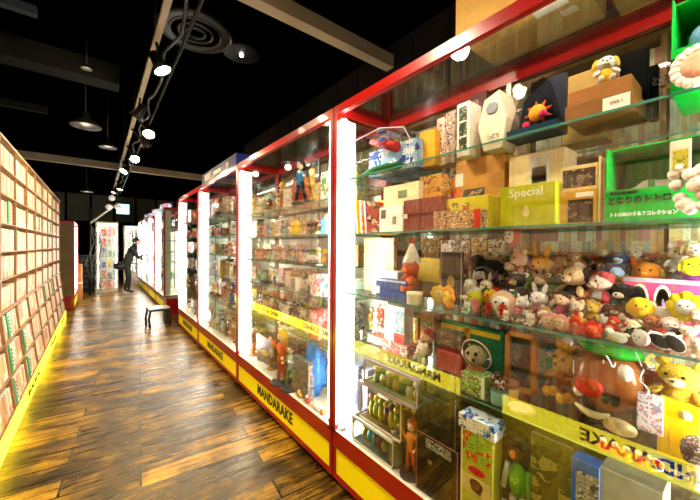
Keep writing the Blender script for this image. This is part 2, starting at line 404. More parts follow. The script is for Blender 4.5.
# ------------------------------------------------------------------ red display cases on the right
XC, XB = 1.20, 1.70
Z_BOT, Z_Y0, Z_Y1, Z_DK, Z_GT, Z_TOP = .035, .073, .244, .353, 2.387, 2.44
def display_case(y0, y1, xf, xb, shelves, label, text=True, flip=1, tubes=(1, 1), skirt=True, z_top=Z_TOP, side=None, back=None):
    """front plane at xf (faces the aisle); y0<y1"""
    t = tag(empty('display_case', (xf, (y0 + y1) / 2, 0)), label, 'display case', 'red framed glass cases lining the aisle')
    ox, oy = xf, (y0 + y1) / 2
    hw = (y1 - y0) / 2 - .004; D = xb - xf; s = 1 if D > 0 else -1; D = abs(D)
    def bx(mb, x0, x1, *a, **k):
        if s < 0: x0, x1 = -x1, -x0
        return mb.box(x0, x1, *a, **k)
    pw = .034
    for sx in (0, 1):
        for sy in (-1, 1):
            mb = MB(); xa = 0 if sx == 0 else D - pw; ya = -hw if sy < 0 else hw - pw
            bx(mb, xa, xa + pw, ya, ya + pw, Z_DK - .02, z_top - .053, M_RED)
            ob('post', mb, t)
    bx(b := MB(), 0, D, -hw, hw, Z_Y1, Z_DK, M_RED); ob('deck_rail', b, t)
    b = MB(); bx(b, .004, D, -hw, hw, Z_BOT, Z_Y0, M_RED)
    bx(b, .004, .03, -hw, -hw + .03, Z_Y0, Z_Y1, M_RED); bx(b, .004, .03, hw - .03, hw, Z_Y0, Z_Y1, M_RED); bx(b, D - .03, D, -hw, hw, Z_Y0, Z_Y1, M_RED)
    bx(b, .03, D - .03, -hw, -hw + .02, Z_Y0, Z_Y1, M_RED); bx(b, .03, D - .03, hw - .02, hw, Z_Y0, Z_Y1, M_RED)
    ob('plinth_rail', b, t)
    b = MB(); bx(b, .001, D - .001, -hw + .02, hw - .02, Z_DK, Z_DK + .004, plain('cream_deck', 'e8dcc4', .5)); ob('deck_board', b, t)
    k = MB(); bx(k, .010, .022, -hw + .03, hw - .03, Z_Y0, Z_Y1, M_YEL); k = ob('skirt_panel', k, t)
    if text:
        text_on('MANDARAKE', .125, M_BLACK, k, (.0088 * s, 0, (Z_Y0 + Z_Y1) / 2), '-x' if s > 0 else '+x', .94, .0042)
    for sy in (-1, 1):
        for xx in (.06, D - .09):
            f = MB(); f.tube([((xx if s > 0 else -xx), sy * (hw - .08), 0), ((xx if s > 0 else -xx), sy * (hw - .08), Z_BOT)], .012, M_STEEL); ob('foot', f, t)
    for nm, a in (('front', (0, pw, -hw, hw)), ('back', (D - pw, D, -hw, hw)), ('side', (pw, D - pw, -hw, -hw + pw)), ('side', (pw, D - pw, hw - pw, hw))):
        b = MB(); bx(b, a[0], a[1], a[2], a[3], z_top - .053, z_top, M_RED); ob('top_rail', b, t)
    g = MB(); bx(g, .012, .018, -hw + pw, -.002, Z_DK, z_top - .053, M_GLASS); ob('glass_pane', g, t)
    g = MB(); bx(g, .012, .018, .002, hw - pw, Z_DK, z_top - .053, M_GLASS); ob('glass_pane', g, t)
    g = MB(); bx(g, pw, D - pw, -hw + pw, hw - pw, z_top - .014, z_top - .006, M_GLASS); ob('top_pane', g, t)
    g = MB(); bx(g, D - .02, D - .014, -hw + pw, hw - pw, Z_DK if not back else back, z_top - .053, M_SHELF); ob('back_pane', g, t)
    if back:
        g = MB(); bx(g, D - .02, D - .014, -hw + pw, hw - pw, Z_DK, back, plain('pale_back_panel', 'e4dccb', .45)); ob('back_panel', g, t)
    for sy in (-1, 1):
        if side and sy < 0:
            g = MB(); bx(g, pw, D - pw, -hw + .004, -hw + .024, Z_DK, z_top - .053, side); ob('side_panel', g, t)
        else:
            g = MB(); ys = sy * (hw - .014); bx(g, pw, D - pw, ys - .003, ys + .003, Z_DK, z_top - .053, M_SHELF); ob('side_pane', g, t)
    for z in shelves:
        g = MB()
        x0, x1 = (.035, D - .03) if s > 0 else (-D + .03, -.035)
        g.box(x0, x1, -hw + .028, hw - .028, z - .008, z, M_SHELF, mats={'-x': M_EDGE, '+x': M_EDGE, '-y': M_EDGE, '+y': M_EDGE})
        ob('glass_shelf', g, t)
    for sy, on in zip((-1, 1), tubes):
        if on:
            xx = .036 * s; yy = sy * (hw - .056)
            b = MB(); b.tube([(xx, yy, Z_DK + .03), (xx, yy, z_top - .09)], .02, M_TUBE, 10); lt = ob('light_tube', b, t)
            b = MB(); ya_ = sy * (hw - .035); b.box(min(.036 * s, .15 * s), max(.036 * s, .15 * s), ya_ - .0015, ya_ + .0015, Z_DK + .01, z_top - .08, M_WHITE); ob('reflector', b, lt)  # white plate added beside the tube to widen its glare
            b = MB(); b.box(min(xx - .018, xx + .018), xx + .018, yy - .018, yy + .018, Z_DK + .004, Z_DK + .03, M_WHITE); ob('tube_cap', b, lt)
    b = MB(); x_ = .046 * s; b.box(x_ - .006, x_ + .006, -hw + .04, hw - .04, z_top - .030, z_top - .018, M_STRIP); ob('light_strip', b, t)
    # hanging vertical standard for the shelf brackets
    for yy in (0,):
        b = MB(); bx(b, D - .034, D - .022, yy - .012, yy + .012, Z_DK, z_top - .053, M_STEEL); ob('shelf_upright', b, t)
    return t
S1, S2, S3, S4 = 1.965, 1.622, 1.250, .905
YA0, YA1 = -.10, 1.702
cases = [
 (YA0, YA1, [S1, S2, S3, S4], 'nearest red framed glass case, soft toys heaped on its middle shelf'),
 (1.706, 3.53, [1.87, 1.63, 1.40, 1.17, .84], 'second red framed glass case, blue bag at its foot, lettered yellow skirt'),
 (3.534, 5.30, [1.95, 1.68, 1.42, 1.14, .80], 'third red framed glass case, under the long blue box'),
 (5.304, 6.85, [1.95, 1.68, 1.42, 1.14, .80], 'fourth red framed glass case, last before the gap with the step stool'),
 (8.55, 10.0, [1.95, 1.66, 1.38, 1.10, .76], 'red framed glass case just past the gap, fifth from the camera'),
 (10.01, 11.5, [1.95, 1.66, 1.38, 1.10, .76], 'sixth red framed glass case, with small white packs on top'),
 (11.51, 13.1, [1.95, 1.66, 1.38, 1.10, .76], 'seventh red framed glass case, second from the far end of the row'),
 (13.11, 14.6, [1.95, 1.66, 1.38, 1.10, .76], 'farthest red framed glass case of the row, close to the person'),
]
for i, (a, b, sh, lab) in enumerate(cases):
    display_case(a, b, XC, XB, sh, lab, text=i < 4, back=1.93 if i else None)
# left case beyond the bookcase
display_case(9.9, 11.6, -.44, -.94, [1.7, 1.35, 1.0, .65], 'red framed case across the aisle with a brown end panel', text=False, z_top=2.1,
             side=plain('brown_end_panel', '6a5224', .6, var=.15, bscale=5), tubes=(1, 1))

# ------------------------------------------------------------------ bookcases
def green_divider(): pass
ROWS = [2.19, 1.963, 1.722, 1.484, 1.25, .985]     # shelf heights of the upright part
LOW = [.73, .46, .19]                              # the flared lower tiers
XL = -.62; TOPZ = 2.446
def xfront(z):
    return XL if z >= .985 else XL + (.985 - z) / (.985 - .19) * .086
def bookcase(y0, y1, bays, label, ty=None):
    t = tag(empty('bookcase', (XL, (y0 + y1) / 2, 0)), label, 'bookcase', 'open bookcases of comics facing the glass cases')
    oy = (y0 + y1) / 2; w = (y1 - y0) / bays
    for i in range(bays + 1):
        y = y0 + i * w - oy
        th = .016 if i in (0, bays) else .009
        ya = y if i == 0 else (y - th if i == bays else y - th / 2)
        b = MB()
        poly = [(-.2, 0), (-.2, TOPZ), (0, TOPZ), (0, .985), (.086, .19), (.086, .0), (0, 0)]
        poly = [(-.2, .02), (-.2, TOPZ), (0, TOPZ), (0, .985), (.084, .19), (.06, .02)]
        b.prism(poly, ya, ya + th, M_WOOD, 'y'); ob('upright', b, t)
    b = MB(); b.box(-.2, .004, y0 - oy, y1 - oy, TOPZ - .02, TOPZ, M_WOOD); ob('top_board', b, t)
    b = MB(); b.box(-.21, -.2, y0 - oy, y1 - oy, .02, TOPZ, M_WOOD); ob('back_board', b, t)
    for z in ROWS + LOW:
        xf = xfront(z) - XL
        b = MB(); b.box(-.2, xf + .003, y0 - oy + .018, y1 - oy - .018, z - (.026 if z == .985 else .010), z, M_WOOD); ob('shelf', b, t)
    k = MB(); k.box(.078, .0868, y0 - oy, y1 - oy, .0, .172, M_YSIGN); k = ob('skirt_panel', k, t)
    text_on('MANDARAKE', .13, M_BLACK, k, (.0878, (ty - oy) if ty is not None else 0, .088), '+x', 1.06, .004)
    return t
BW = .63
units = [(-.45, 1.45, 3, 'bookcase beside the camera, seen only mirrored in the case glass', .42),
         (1.90, 3.79, 3, 'bookcase at the picture edge, seen mostly mirrored in the glass', 2.55),
         (3.79, 5.68, 3, 'nearest wholly visible tall bookcase of comics with green divider boards', None),
         (5.68, 7.57, 3, 'middle tall bookcase of pale comic spines along the aisle', None),
         (7.57, 8.90, 2, 'farthest tall bookcase of comics, next to the red case with brown end', None)]
for a, b, n, lab, ty in units: bookcase(a, b, n, lab, ty)
def book_mesh(th, h, d):
    return MB().box(-d, 0, -th / 2, th / 2, 0, h, M_BOOK, mats={'-x': M_WHITE, '+z': M_WHITE, '-z': M_WHITE})
def flipuv(mb):   # spine on +x
    return mb
GPOS = [(4.12, 2), (4.50, 3), (3.98, 6), (3.90, 7), (4.52, 7), (3.86, 8), (4.56, 8), (6.02, 2), (7.3, 2), (6.45, 6), (7.35, 6), (7.0, 3)]
rnd = random.Random(3)
allbooks = []   # (dist, x, y, z, th, h, d, tilt, rowname, bayname)
ordw = ['top', 'second', 'third', 'fourth', 'fifth', 'sixth', 'seventh', 'eighth', 'lowest']
rest_off = []
GREEN = plain('green_divider', '169048', .45)
greens = []
for (y0, y1, n, lab, ty) in units:
    w = (y1 - y0) / n
    for bay in range(n):
        for r, z in enumerate(ROWS + LOW):
            low = r >= 6
            y = y0 + bay * w + .016; ye = y0 + (bay + 1) * w - .016
            if rnd.random() < .12: ye -= rnd.uniform(.03, .12)
            hb = rnd.choice([.182, .188, .195]) if not low else rnd.choice([.2, .21])
            tb = rnd.choice([.021, .024, .027]) if not low else rnd.choice([.036, .05, .06])
            ys = y
            while y + tb < ye:
                th = tb * rnd.choice([.9, 1, 1, 1.1])
                gg = [g for g in GPOS if g[1] == r and y <= g[0] < y + tb * 1.2 and y + .15 < ye]
                if gg:
                    greens.append((y + .05, z, hb + .012, low, True)); y += .125
                    continue
                rec = (y, xfront(z) - (.013 if not low else .014), y + th / 2, z, th * .88, hb * rnd.uniform(.97, 1.0), .11, low, r, y0)
                (allbooks if y > 3.7 else rest_off).append(rec)
                y += th
        # end bay
tilt_a = atan(.086 / .795)
def bX(rec):
    _, x, y, z, th, h, d, low, r, y0 = rec
    X = Matrix.Translation((x, y, z))
    if low: X = X @ Matrix.Rotation(-tilt_a, 4, 'Y')
    return X
allbooks.sort(key=lambda r: r[2] - .25 * (r[3] - 1.5))
baynames = {}
cnt = {}
NIND = 250
for i, rec in enumerate(allbooks[:NIND]):
    _, x, y, z, th, h, d, low, r, y0 = rec
    key = ('bk', round(th, 3), round(h, 3))
    me = cached(key, lambda: MB().box(-d, 0, -th / 2, th / 2, 0, h, M_BOOK, mats={'-x': M_WHITE, '+z': M_WHITE, '-z': M_WHITE}).mesh('comic_book'))
    o = ob('comic_book', me); o.matrix_world = bX(rec)
    bay = int((y - 3.79) / BW)
    tag(o, 'pale-spined comic on the %s row of the %s bay, nearest tall bookcase' % (ordw[r], ['first', 'second', 'third'][min(bay, 2)]), 'book', 'pale comics, %s row, bay %s' % (ordw[r], ['one', 'two', 'three'][min(bay, 2)]))
def merged(recs, name, label):
    mb = MB()
    for rec in recs:
        _, x, y, z, th, h, d, low, r, y0 = rec
        mb.box(-d, 0, -th / 2, th / 2, 0, h, M_BOOK, mats={'-x': M_WHITE, '+z': M_WHITE, '-z': M_WHITE}, X=bX(rec))
    return tag(ob(name, mb), label, 'book', kind='stuff')
merged(allbooks[NIND:], 'comic_books', 'long rows of pale comic spines filling the farther bays of the tall bookcases')
merged(rest_off, 'mirrored_comic_books', 'comics in the bookcases beside the camera, seen mirrored in the glass')
gi = {}
for (y, z, h, low, vis) in sorted(greens):
    if not vis: continue
    X = Matrix.Translation((xfront(z) - .006, y, z))
    if low: X = X @ Matrix.Rotation(-tilt_a, 4, 'Y')
    root = empty('divider_box'); root.matrix_world = X
    r = (ROWS + LOW).index(z); bay = int((y - 3.79) // BW) + 3
    gi.setdefault((r, bay), 0); gi[(r, bay)] += 1
    tag(root, 'green spined volume on the %s row, %s bay of the bookcases' % (ordw[r], ['first', 'second', 'third', 'fourth', 'fifth', 'sixth', 'seventh', 'eighth', 'ninth', 'tenth', 'last', 'last'][bay]), 'book', 'green spined volumes')
    ob('green_cover', MB().box(-.12, 0, -.05, .015, 0, h, GREEN), root)
    b = MB(); b.box(-.12, -.001, .015, .07, 0, h * .96, M_WHITE)
    for q in range(5): b.box(-.001, .0005, .028, .056, h * (.15 + q * .15), h * (.24 + q * .15), M_BLACK)
    ob('page_block', b, root)

# rear bookshelf behind the nearest cases
XR = 1.90
RZ = [.32, .56, .80, 1.04, 1.28, 1.52, 1.76, 2.0, 2.24]
t = tag(empty('rear_bookshelf', (XR, 2.2, 0)), 'long wooden shelf of comics standing behind the red glass cases', 'bookcase')
b = MB(); b.box(.24, .25, -2.5, 4.6, .05, 2.46, M_WOOD); ob('back_board', b, t)
for z in RZ:
    ob('shelf', MB().box(0, .24, -2.5, 4.6, z - .018, z, M_WOOD), t)
ob('top_board', MB().box(0, .24, -2.5, 4.6, 2.46, 2.48, M_WOOD), t)
for i in range(14):
    y = -2.5 + i * .5454
    ob('upright', MB().box(0, .24, y, y + .02, .0, 2.46, M_WOOD), t)
recs = []
cnt = 0
for z in RZ:
    for i in range(13):
        y = -2.5 + i * .5454 + .022 + 2.2; ye = y + .5454 - .026
        hb = rnd.choice([.18, .19, .2]); tb = rnd.choice([.019, .022, .024])
        while y + tb < ye:
            th = tb * rnd.choice([.9, 1, 1.1])
            if z == 1.52 and y < 1.0 and y > -.1:
                me = cached(('rb', round(th, 3), hb), lambda: MB().box(0, .12, -th / 2, th / 2, 0, hb, M_BOOK, mats={'+x': M_WHITE, '+z': M_WHITE}).mesh('comic_book'))
                o = ob('comic_book', me, loc=(XR + .015, y + th / 2, z))
                tag(o, 'pale comic spine in the row showing behind the soft toys', 'book', 'comics in the row behind the soft toys'); cnt += 1
            else:
                recs.append((y + th / 2, z, th, hb))
            y += th
mb = MB()
for (y, z, th, hb) in recs:
    mb.box(XR + .015, XR + .135, y - th / 2 + .0005, y + th / 2 - .0005, z, z + hb * .99, M_BOOK, mats={'+x': M_WHITE, '+z': M_WHITE})
tag(ob('rear_comic_books', mb), 'remaining rows of comics on the shelf behind the red glass cases', 'book', kind='stuff')

# ------------------------------------------------------------------ generic goods
USED = {}
def fix_label(l):
    return l
def carton(name, u0, u1, vt, X, z0, d, m, label, cat='box', mats=None, rz=0, h=None, vb=None, parts=(), group=None):
    """box whose front face (plane X) covers u0..u1 and whose top reaches vt"""
    ya, yb = Yof(u1, X), Yof(u0, X); w = yb - ya; uc = (u0 + u1) / 2
    if h is None: h = max(.02, Zof(uc, vt, X) - z0)
    if vb is not None: z0 = Zof(uc, vb, X); h = Zof(uc, vt, X) - z0
    bm = bmesh.new(); bmesh.ops.create_cube(bm, size=1)
    for v in bm.verts: v.co = Vector(((v.co.x + .5) * d, v.co.y * w, (v.co.z + .5) * h))
    ml = [m]
    if mats:
        for f in bm.faces:
            n = f.normal; k = '-x' if n.x < -.5 else '+x' if n.x > .5 else '-y' if n.y < -.5 else '+y' if n.y > .5 else '+z' if n.z > .5 else '-z'
            if k in mats:
                if mats[k] not in ml: ml.append(mats[k])
                f.material_index = ml.index(mats[k])
    bmesh.ops.bevel(bm, geom=list(bm.edges), offset=min(.0025, w * .05, h * .05), segments=1, affect='EDGES')
    me = bpy.data.meshes.new(name)
    bm.to_mesh(me); bm.free()
    for q in ml: me.materials.append(q)
    o = ob(name, me, loc=(X, (ya + yb) / 2, z0), rz=rz)
    tag(o, label, cat, group)
    # parts: (partname, y0frac, y1frac, z0frac, z1frac, mat[, text]) measured on the front; y frac 0 = left as seen
    for p in parts:
        nm, a0, a1, b0, b1, pm = p[:6]
        yl, yr = w / 2 - a0 * w, w / 2 - a1 * w
        if nm.startswith('text:'):
            text_on(nm[5:], (b1 - b0) * h, pm, o, (-.0012, (yl + yr) / 2, h * (b0 + b1) / 2), '-x', sx=p[6] if len(p) > 6 else 1, offset=.0006)
        else:
            q = MB()
            if nm in ('round_window', 'emblem', 'logo'):
                n_ = 20; poly = [((yl + yr) / 2 + abs(yl - yr) / 2 * cos(2 * pi * j / n_), h * (b0 + b1) / 2 + h * (b1 - b0) / 2 * sin(2 * pi * j / n_)) for j in range(n_)]
                q.prism(poly, -.0022 if nm == 'logo' else -.0016, .0, pm, 'x')
            else:
                q.box(-.0015 - (.0005 if nm == 'sticker' else 0), .0, yr, yl, h * b0, h * b1, pm)
            ob(nm, q, o)
    return o
def eyes(mb, x, y, z, r, m, white=None):
    for s in (-1, 1):
        if white: mb.sph((x, y * s, z), r * 1.6, white, 8, 6)
        mb.sph((x - (r * 1.1 if white else 0), y * s, z), r, m, 8, 6)
EYE = plain('glossy_black_eye', '080808', .15)
def plush(kind, u, v, hpx, X, c, label, c2='f4ead8', c3=None, rz=None, wide=1.0, zfloor=None, cat='soft toy', name=None, group=None, roll=0, tip=0, Y=None, Z=None, hh=None):
    """soft toy centred on pixel u,v ; hpx tall"""
    if Y is None:
        Y = Yof(u, X); D = dep(X, Y); h = hpx * D / F
        zc = Zof(u, v, X); zb = zc - h / 2
    else:
        h = hh; zb = Z
    if zfloor is not None: zb = max(zfloor, zb)
    if rz is None: rz = -atan(Y / X) * .6 + random.uniform(-.35, .35)
    nm = name or {'bear': 'plush_bear', 'rabbit': 'plush_rabbit', 'cat': 'plush_cat', 'dog': 'plush_dog', 'chick': 'plush_chick', 'frog': 'plush_frog',
          'doll': 'plush_doll', 'seal': 'plush_seal', 'flower': 'plush_flower', 'face': 'plush_cookie', 'penguin': 'plush_penguin'}[kind]
    t = empty(nm, (X, Y, zb), rz, h)
    t.scale = (h, h * wide, h)
    if roll or tip: t.rotation_euler = (roll, tip, rz); t.location.z += .25 * h * (1 - cos(max(abs(roll), abs(tip))))
    tag(t, label, cat, group)
    F1 = fur(c); F2 = fur(c2); F3 = fur(c3) if c3 else F1
    def P(pn, key, fn):
        me = cached(('pl', pn, key), lambda: fn().mesh(pn)); return ob(pn, me, t)
    k = (kind, c, c2, c3)
    if kind in ('bear', 'rabbit', 'cat', 'dog', 'doll'):
        eh = .82 if kind != 'rabbit' else .62
        sc1 = eh
        P('body', k, lambda: MB().sph((0, 0, .24), (.17, .19, .23), F3, 12, 8, wob=.25))
        P('head', k, lambda: MB().sph((-.02, 0, .58 if kind != 'rabbit' else .54), (.20, .235, .20), F1 if kind != 'doll' else F2, 14, 10, wob=.12))
        hz = .58 if kind != 'rabbit' else .54
        for s in (-1, 1):
            if kind == 'bear':
                P('ear', k + (s,), lambda: MB().sph((0, s * .18, hz + .19), (.05, .085, .085), F1, 10, 6))
            elif kind == 'cat':
                P('ear', k + (s,), lambda: MB().lathe([(.085, 0), (.06, .09), (.0, .2)], F1, 8, X=Matrix.Translation((0, s * .15, hz + .12)) @ Matrix.Rotation(-s * .35, 4, 'X') @ Matrix.Diagonal((.5, 1, 1, 1))))
            elif kind == 'rabbit':
                P('ear', k + (s,), lambda: MB().sph((0, 0, .16), (.04, .065, .2), F1, 10, 8, X=Matrix.Translation((0, s * .1, hz + .13)) @ Matrix.Rotation(-s * .3, 4, 'X')))
            elif kind == 'dog':
                P('ear', k + (s,), lambda: MB().sph((0, 0, -.1), (.06, .07, .17), F3 if c3 else F1, 10, 8, X=Matrix.Translation((0, s * .22, hz + .12)) @ Matrix.Rotation(s * .3, 4, 'X')))
            P('arm', k + (s,), lambda: MB().sph((0, 0, -.1), (.065, .065, .14), F1, 8, 7, X=Matrix.Translation((-.07, s * .16, .37)) @ Matrix.Rotation(s * .75, 4, 'X') @ Matrix.Rotation(.5, 4, 'Y')))
            P('leg', k + (s,), lambda: MB().sph((-.16, s * .13, .075), (.15, .075, .075), F1 if kind != 'doll' else F2, 8, 7).sph((-.30, s * .13, .085), (.035, .07, .08), F2, 8, 6))
        P('muzzle', k, lambda: MB().sph((-.2, 0, hz - .055), (.075, .105, .07), F2, 10, 7).sph((-.275, 0, hz - .03), (.02, .03, .02), EYE, 6, 5))
        P('eye', k, lambda: (lambda m: (eyes(m, -.205, .085, hz + .045, .024, EYE), m)[1])(MB()))
        if kind == 'doll':
            P('hair', k, lambda: MB().sph((.03, 0, hz + .06), (.2, .25, .19), fur(c), 12, 8, wob=.3))
    elif kind == 'chick':
        P('body', k, lambda: MB().sph((0, 0, .46), (.42, .46, .46), F1, 16, 12, wob=.12))
        P('beak', k, lambda: MB().sph((-.42, 0, .48), (.12, .11, .05), F2, 8, 6))
        P('eye', k, lambda: (lambda m: (eyes(m, -.37, .17, .60, .045, EYE), m)[1])(MB()))
        for s in (-1, 1): P('wing', k + (s,), lambda: MB().sph((0, s * .44, .42), (.18, .08, .22), F3, 10, 6))
    elif kind == 'frog':
        P('body', k, lambda: MB().sph((0, 0, .36), (.4, .46, .36), F1, 14, 10, wob=.1))
        P('belly', k, lambda: MB().sph((-.12, 0, .28), (.32, .34, .26), F2, 12, 8))
        for s in (-1, 1): P('eye', k + (s,), lambda: MB().sph((-.08, s * .2, .74), .14, F1, 10, 7).sph((-.17, s * .2, .76), .1, M_WHITE, 8, 6).sph((-.25, s * .2, .76), .045, EYE, 8, 6))
        for s in (-1, 1): P('foot', k + (s,), lambda: MB().sph((-.3, s * .3, .07), (.2, .14, .07), F1, 10, 6))
    elif kind == 'seal':
        P('body', k, lambda: MB().sph((0, 0, .3), (.34, .8, .3), F1, 16, 10, wob=.15))
        P('belly', k, lambda: MB().sph((-.07, 0, .24), (.3, .62, .22), F2, 14, 8))
        for s in (-1, 1): P('flipper', k + (s,), lambda: MB().sph((-.15, s * .55, .1), (.22, .12, .05), F3, 10, 6))
        P('head', k, lambda: MB().sph((-.1, .5, .5), (.3, .3, .3), F1, 12, 9))
        P('eye', k, lambda: MB().sph((-.38, .4, .58), .04, EYE, 8, 6).sph((-.38, .6, .58), .04, EYE, 8, 6).sph((-.41, .5, .5), .04, EYE, 8, 6))
    elif kind == 'flower':
        def fl():
            m = MB()
            for i in range(8):
                a = i * pi / 4; m.sph((0, cos(a) * .33, .5 + sin(a) * .33), (.1, .18, .18), F1, 10, 7)
            return m
        P('petals', k, fl)
        P('face', k, lambda: (lambda m: (m.sph((-.06, 0, .5), (.13, .25, .25), F2, 14, 9), eyes(m, -.18, .09, .55, .03, EYE), m)[2])(MB()))
    elif kind == 'face':
        P('body', k, lambda: MB().sph((0, 0, .5), (.26, .48, .5), F1, 16, 12, wob=.06))
        P('face', k, lambda: (lambda m: (m.sph((-.1, 0, .5), (.19, .37, .38), F2, 14, 10), eyes(m, -.27, .13, .57, .045, EYE), m.sph((-.28, 0, .4), (.03, .09, .03), fur('b04030'), 8, 5), m)[3])(MB()))
    elif kind == 'penguin':
        P('body', k, lambda: MB().sph((0, 0, .36), (.28, .3, .36), F1, 14, 10))
        P('belly', k, lambda: MB().sph((-.09, 0, .33), (.23, .22, .28), F2, 12, 8))
        P('head', k, lambda: MB().sph((0, 0, .78), (.22, .25, .21), F1, 12, 9).sph((-.07, 0, .76), (.17, .18, .14), F2, 10, 8))
        P('beak', k, lambda: MB().sph((-.26, 0, .74), (.1, .07, .035), fur('f0a020'), 8, 6))
        P('eye', k, lambda: (lambda m: (eyes(m, -.22, .08, .82, .025, EYE), m)[1])(MB()))
        for s in (-1, 1): P('wing', k + (s,), lambda: MB().sph((-.02, s * .3, .4), (.09, .05, .2), F3, 8, 6))
    return t
SKIN = 'f0c8a0'
def figurine(loc, h, hair, top, legs, label, pose=0, rz=0, group=None, base='303030', simple=False):
    t = empty('figurine', loc, rz, h); tag(t, label, 'figurine', group)
    k = (hair, top, legs, pose)
    def P(pn, key, fn, par=None):
        return ob(pn, cached(('fg', pn, key), lambda: fn().mesh(pn)), par or t)
    P('stand', base, lambda: MB().lathe([(.2, 0), (.2, .03), (.18, .035)], C(base), 14))
    def body():
        m = MB(); L = C(legs); T = C(top); S = C(SKIN)
        a = (.05, .07, .12, .03)[pose]
        m.tube([(-.02, a, .04), (0, a * .9, .25), (0, .045, .47)], [.035, .04, .055], L)
        m.tube([(a - .05, -a - .02, .04), (-.01 * pose, -a, .26), (0, -.045, .47)], [.035, .04, .055], L)
        m.tube([(0, 0, .42), (0, 0, .52), (-.01, 0, .62), (-.01, 0, .70), (0, 0, .73)], [.075, .065, .075, .08, .035], T, 10)
        hands = [((.0, .16, .45), (.0, -.16, .45)), ((-.08, .24, .78), (-.1, -.14, .5)), ((-.05, .2, .52), (-.16, -.14, .66)), ((-.12, .08, .55), (-.12, -.08, .55))][pose]
        for s, hd in zip((1, -1), hands):
            mid = Vector((.02, s * .14, .57)); m.tube([(0, s * .085, .69), mid, hd], [.032, .027, .022], T); m.sph(hd, .028, S, 6, 5)
        m.tube([(0, 0, .71), (0, 0, .78)], .025, S)
        return m
    P('body', k, body)
    P('head', 0, lambda: MB().sph((-.005, 0, .84), (.075, .075, .085), C(SKIN), 10, 8).sph((-.07, .03, .85), .012, EYE, 6, 4).sph((-.07, -.03, .85), .012, EYE, 6, 4))
    P('hair', (hair, pose), lambda: MB().sph((.025, 0, .875), (.085, .095, .09), C(hair), 10, 8, wob=.4).tube([(.06, 0, .9), (.11, .03 * pose, .75), (.09, -.02, .55 if pose % 2 else .72)], [.06, .05, .01], C(hair)))
    return t
# ------------------------------------------------------------------ goods in the nearest case
# --- top shelf
K = 'box'
def xlocal(o, mb, name): return ob(name, mb, o)
# aeroplane toy in a clear domed pack
ya, yb = Yof(418, 1.30), Yof(352, 1.30)
t = tag(empty('clear_toy_pack', (1.28, (ya + yb) / 2, S1)), 'large clear domed toy pack with a sky blue aeroplane picture', 'toy pack'); w = (yb - ya) / 2
ob('picture_card', MB().box(.03, .26, -w * .92, w * .45, .0, .15, printed('9cc4e8', 'f4f4f4', '2a3c90', 8)), t)
ob('toy_plane', MB().tube([(-.0, -w * .5, .12), (0, w * .25, .20)], [.03, .015], C('c83028')).box(-.03, .05, -w * .3, -w * .05, .155, .165, C('c83028')).sph((0, -w * .1, .17), .03, C('204090'), 8, 6), t)
ob('scenery', MB().sph((.0, -w * .1, .022), (.04, w * .6, .018), fur('3c7848'), 14, 8, wob=.6), t)
ob('clear_cover', MB().prism([(-w, 0), (w, 0), (w, .17), (w * .75, .215), (-w * .2, .235), (-w * .85, .19), (-w, .12)], -.05, .29, M_CLEAR, 'x'), t)
ob('cover_rim', MB().tube([(-.05, w, .002), (-.05, w, .17), (-.05, w * .75, .215), (-.05, -w * .2, .235), (-.05, -w * .85, .19), (-.05, -w, .12), (-.05, -w, .002)], .0025, C('e8e4ec', .2), 6), t)
carton('yellow_box', 418.5, 434, 131, 1.36, S1, .12, C('e8a828'), 'plain mustard yellow box beside the clear aeroplane pack')
carton('picture_pack', 435.5, 444, 118, 1.40, S1, .1, printed('d8b8a0', '784858', 'f0d8c0', 26), 'pinkish picture pack standing next to the mustard yellow box')
carton('picture_pack', 444.5, 454, 112, 1.40, S1, .1, printed('b89888', '504048', 'e8d8b8', 30), 'mauve picture pack between the pinkish pack and the white window box')
carton('window_box', 455.5, 468, 103, 1.34, S1, .12, C('f2ece0'), 'tall white box with a column of three dark pictures', parts=[('picture', .2, .82, .66, .92, printed('303828', 'a8b060', '202020', 30)), ('picture', .2, .82, .38, .63, printed('282828', '889868', '181818', 30)), ('picture', .2, .82, .1, .35, printed('303828', 'c8c080', '202020', 30))])
carton('brown_box', 469.5, 485, 93, 1.44, S1, .12, C('4c1c14'), 'dark maroon box standing behind the white hexagonal one', parts=[('picture', .1, .5, .5, .9, printed('8c7050', '302018', 'c8b088', 20))])
# hexagonal white box
ya, yb = Yof(505, 1.34), Yof(477, 1.34); yc = (ya + yb) / 2; w = (yb - ya) / 2; z1 = Zof(490, 93, 1.34) - S1
t = tag(empty('hexagonal_box', (1.34, yc, S1)), 'cream hexagonal box printed with a round grey emblem', 'box')
hb = MB().prism([(-w * .7, 0), (w * .6, 0), (w, z1 * .45), (w * .55, z1 * .9), (-w * .5, z1), (-w, z1 * .5)], 0, .12, C('eadcc0')); ob('carton', hb, t)
ob('emblem', MB().lathe([(w * .42, 0), (w * .42, .002), (w * .3, .002)], C('8c8c98'), 20, X=Matrix.Translation((-.0, 0, z1 * .72)) @ Matrix.Rotation(-pi / 2, 4, 'Y')), t)
ob('emblem', MB().prism([(-w * .5, z1 * .1), (w * .3, z1 * .1), (w * .3, z1 * .3), (-w * .5, z1 * .25)], -.002, 0, printed('d8c8a8', '908070', 'f0e8d8', 30)), t)
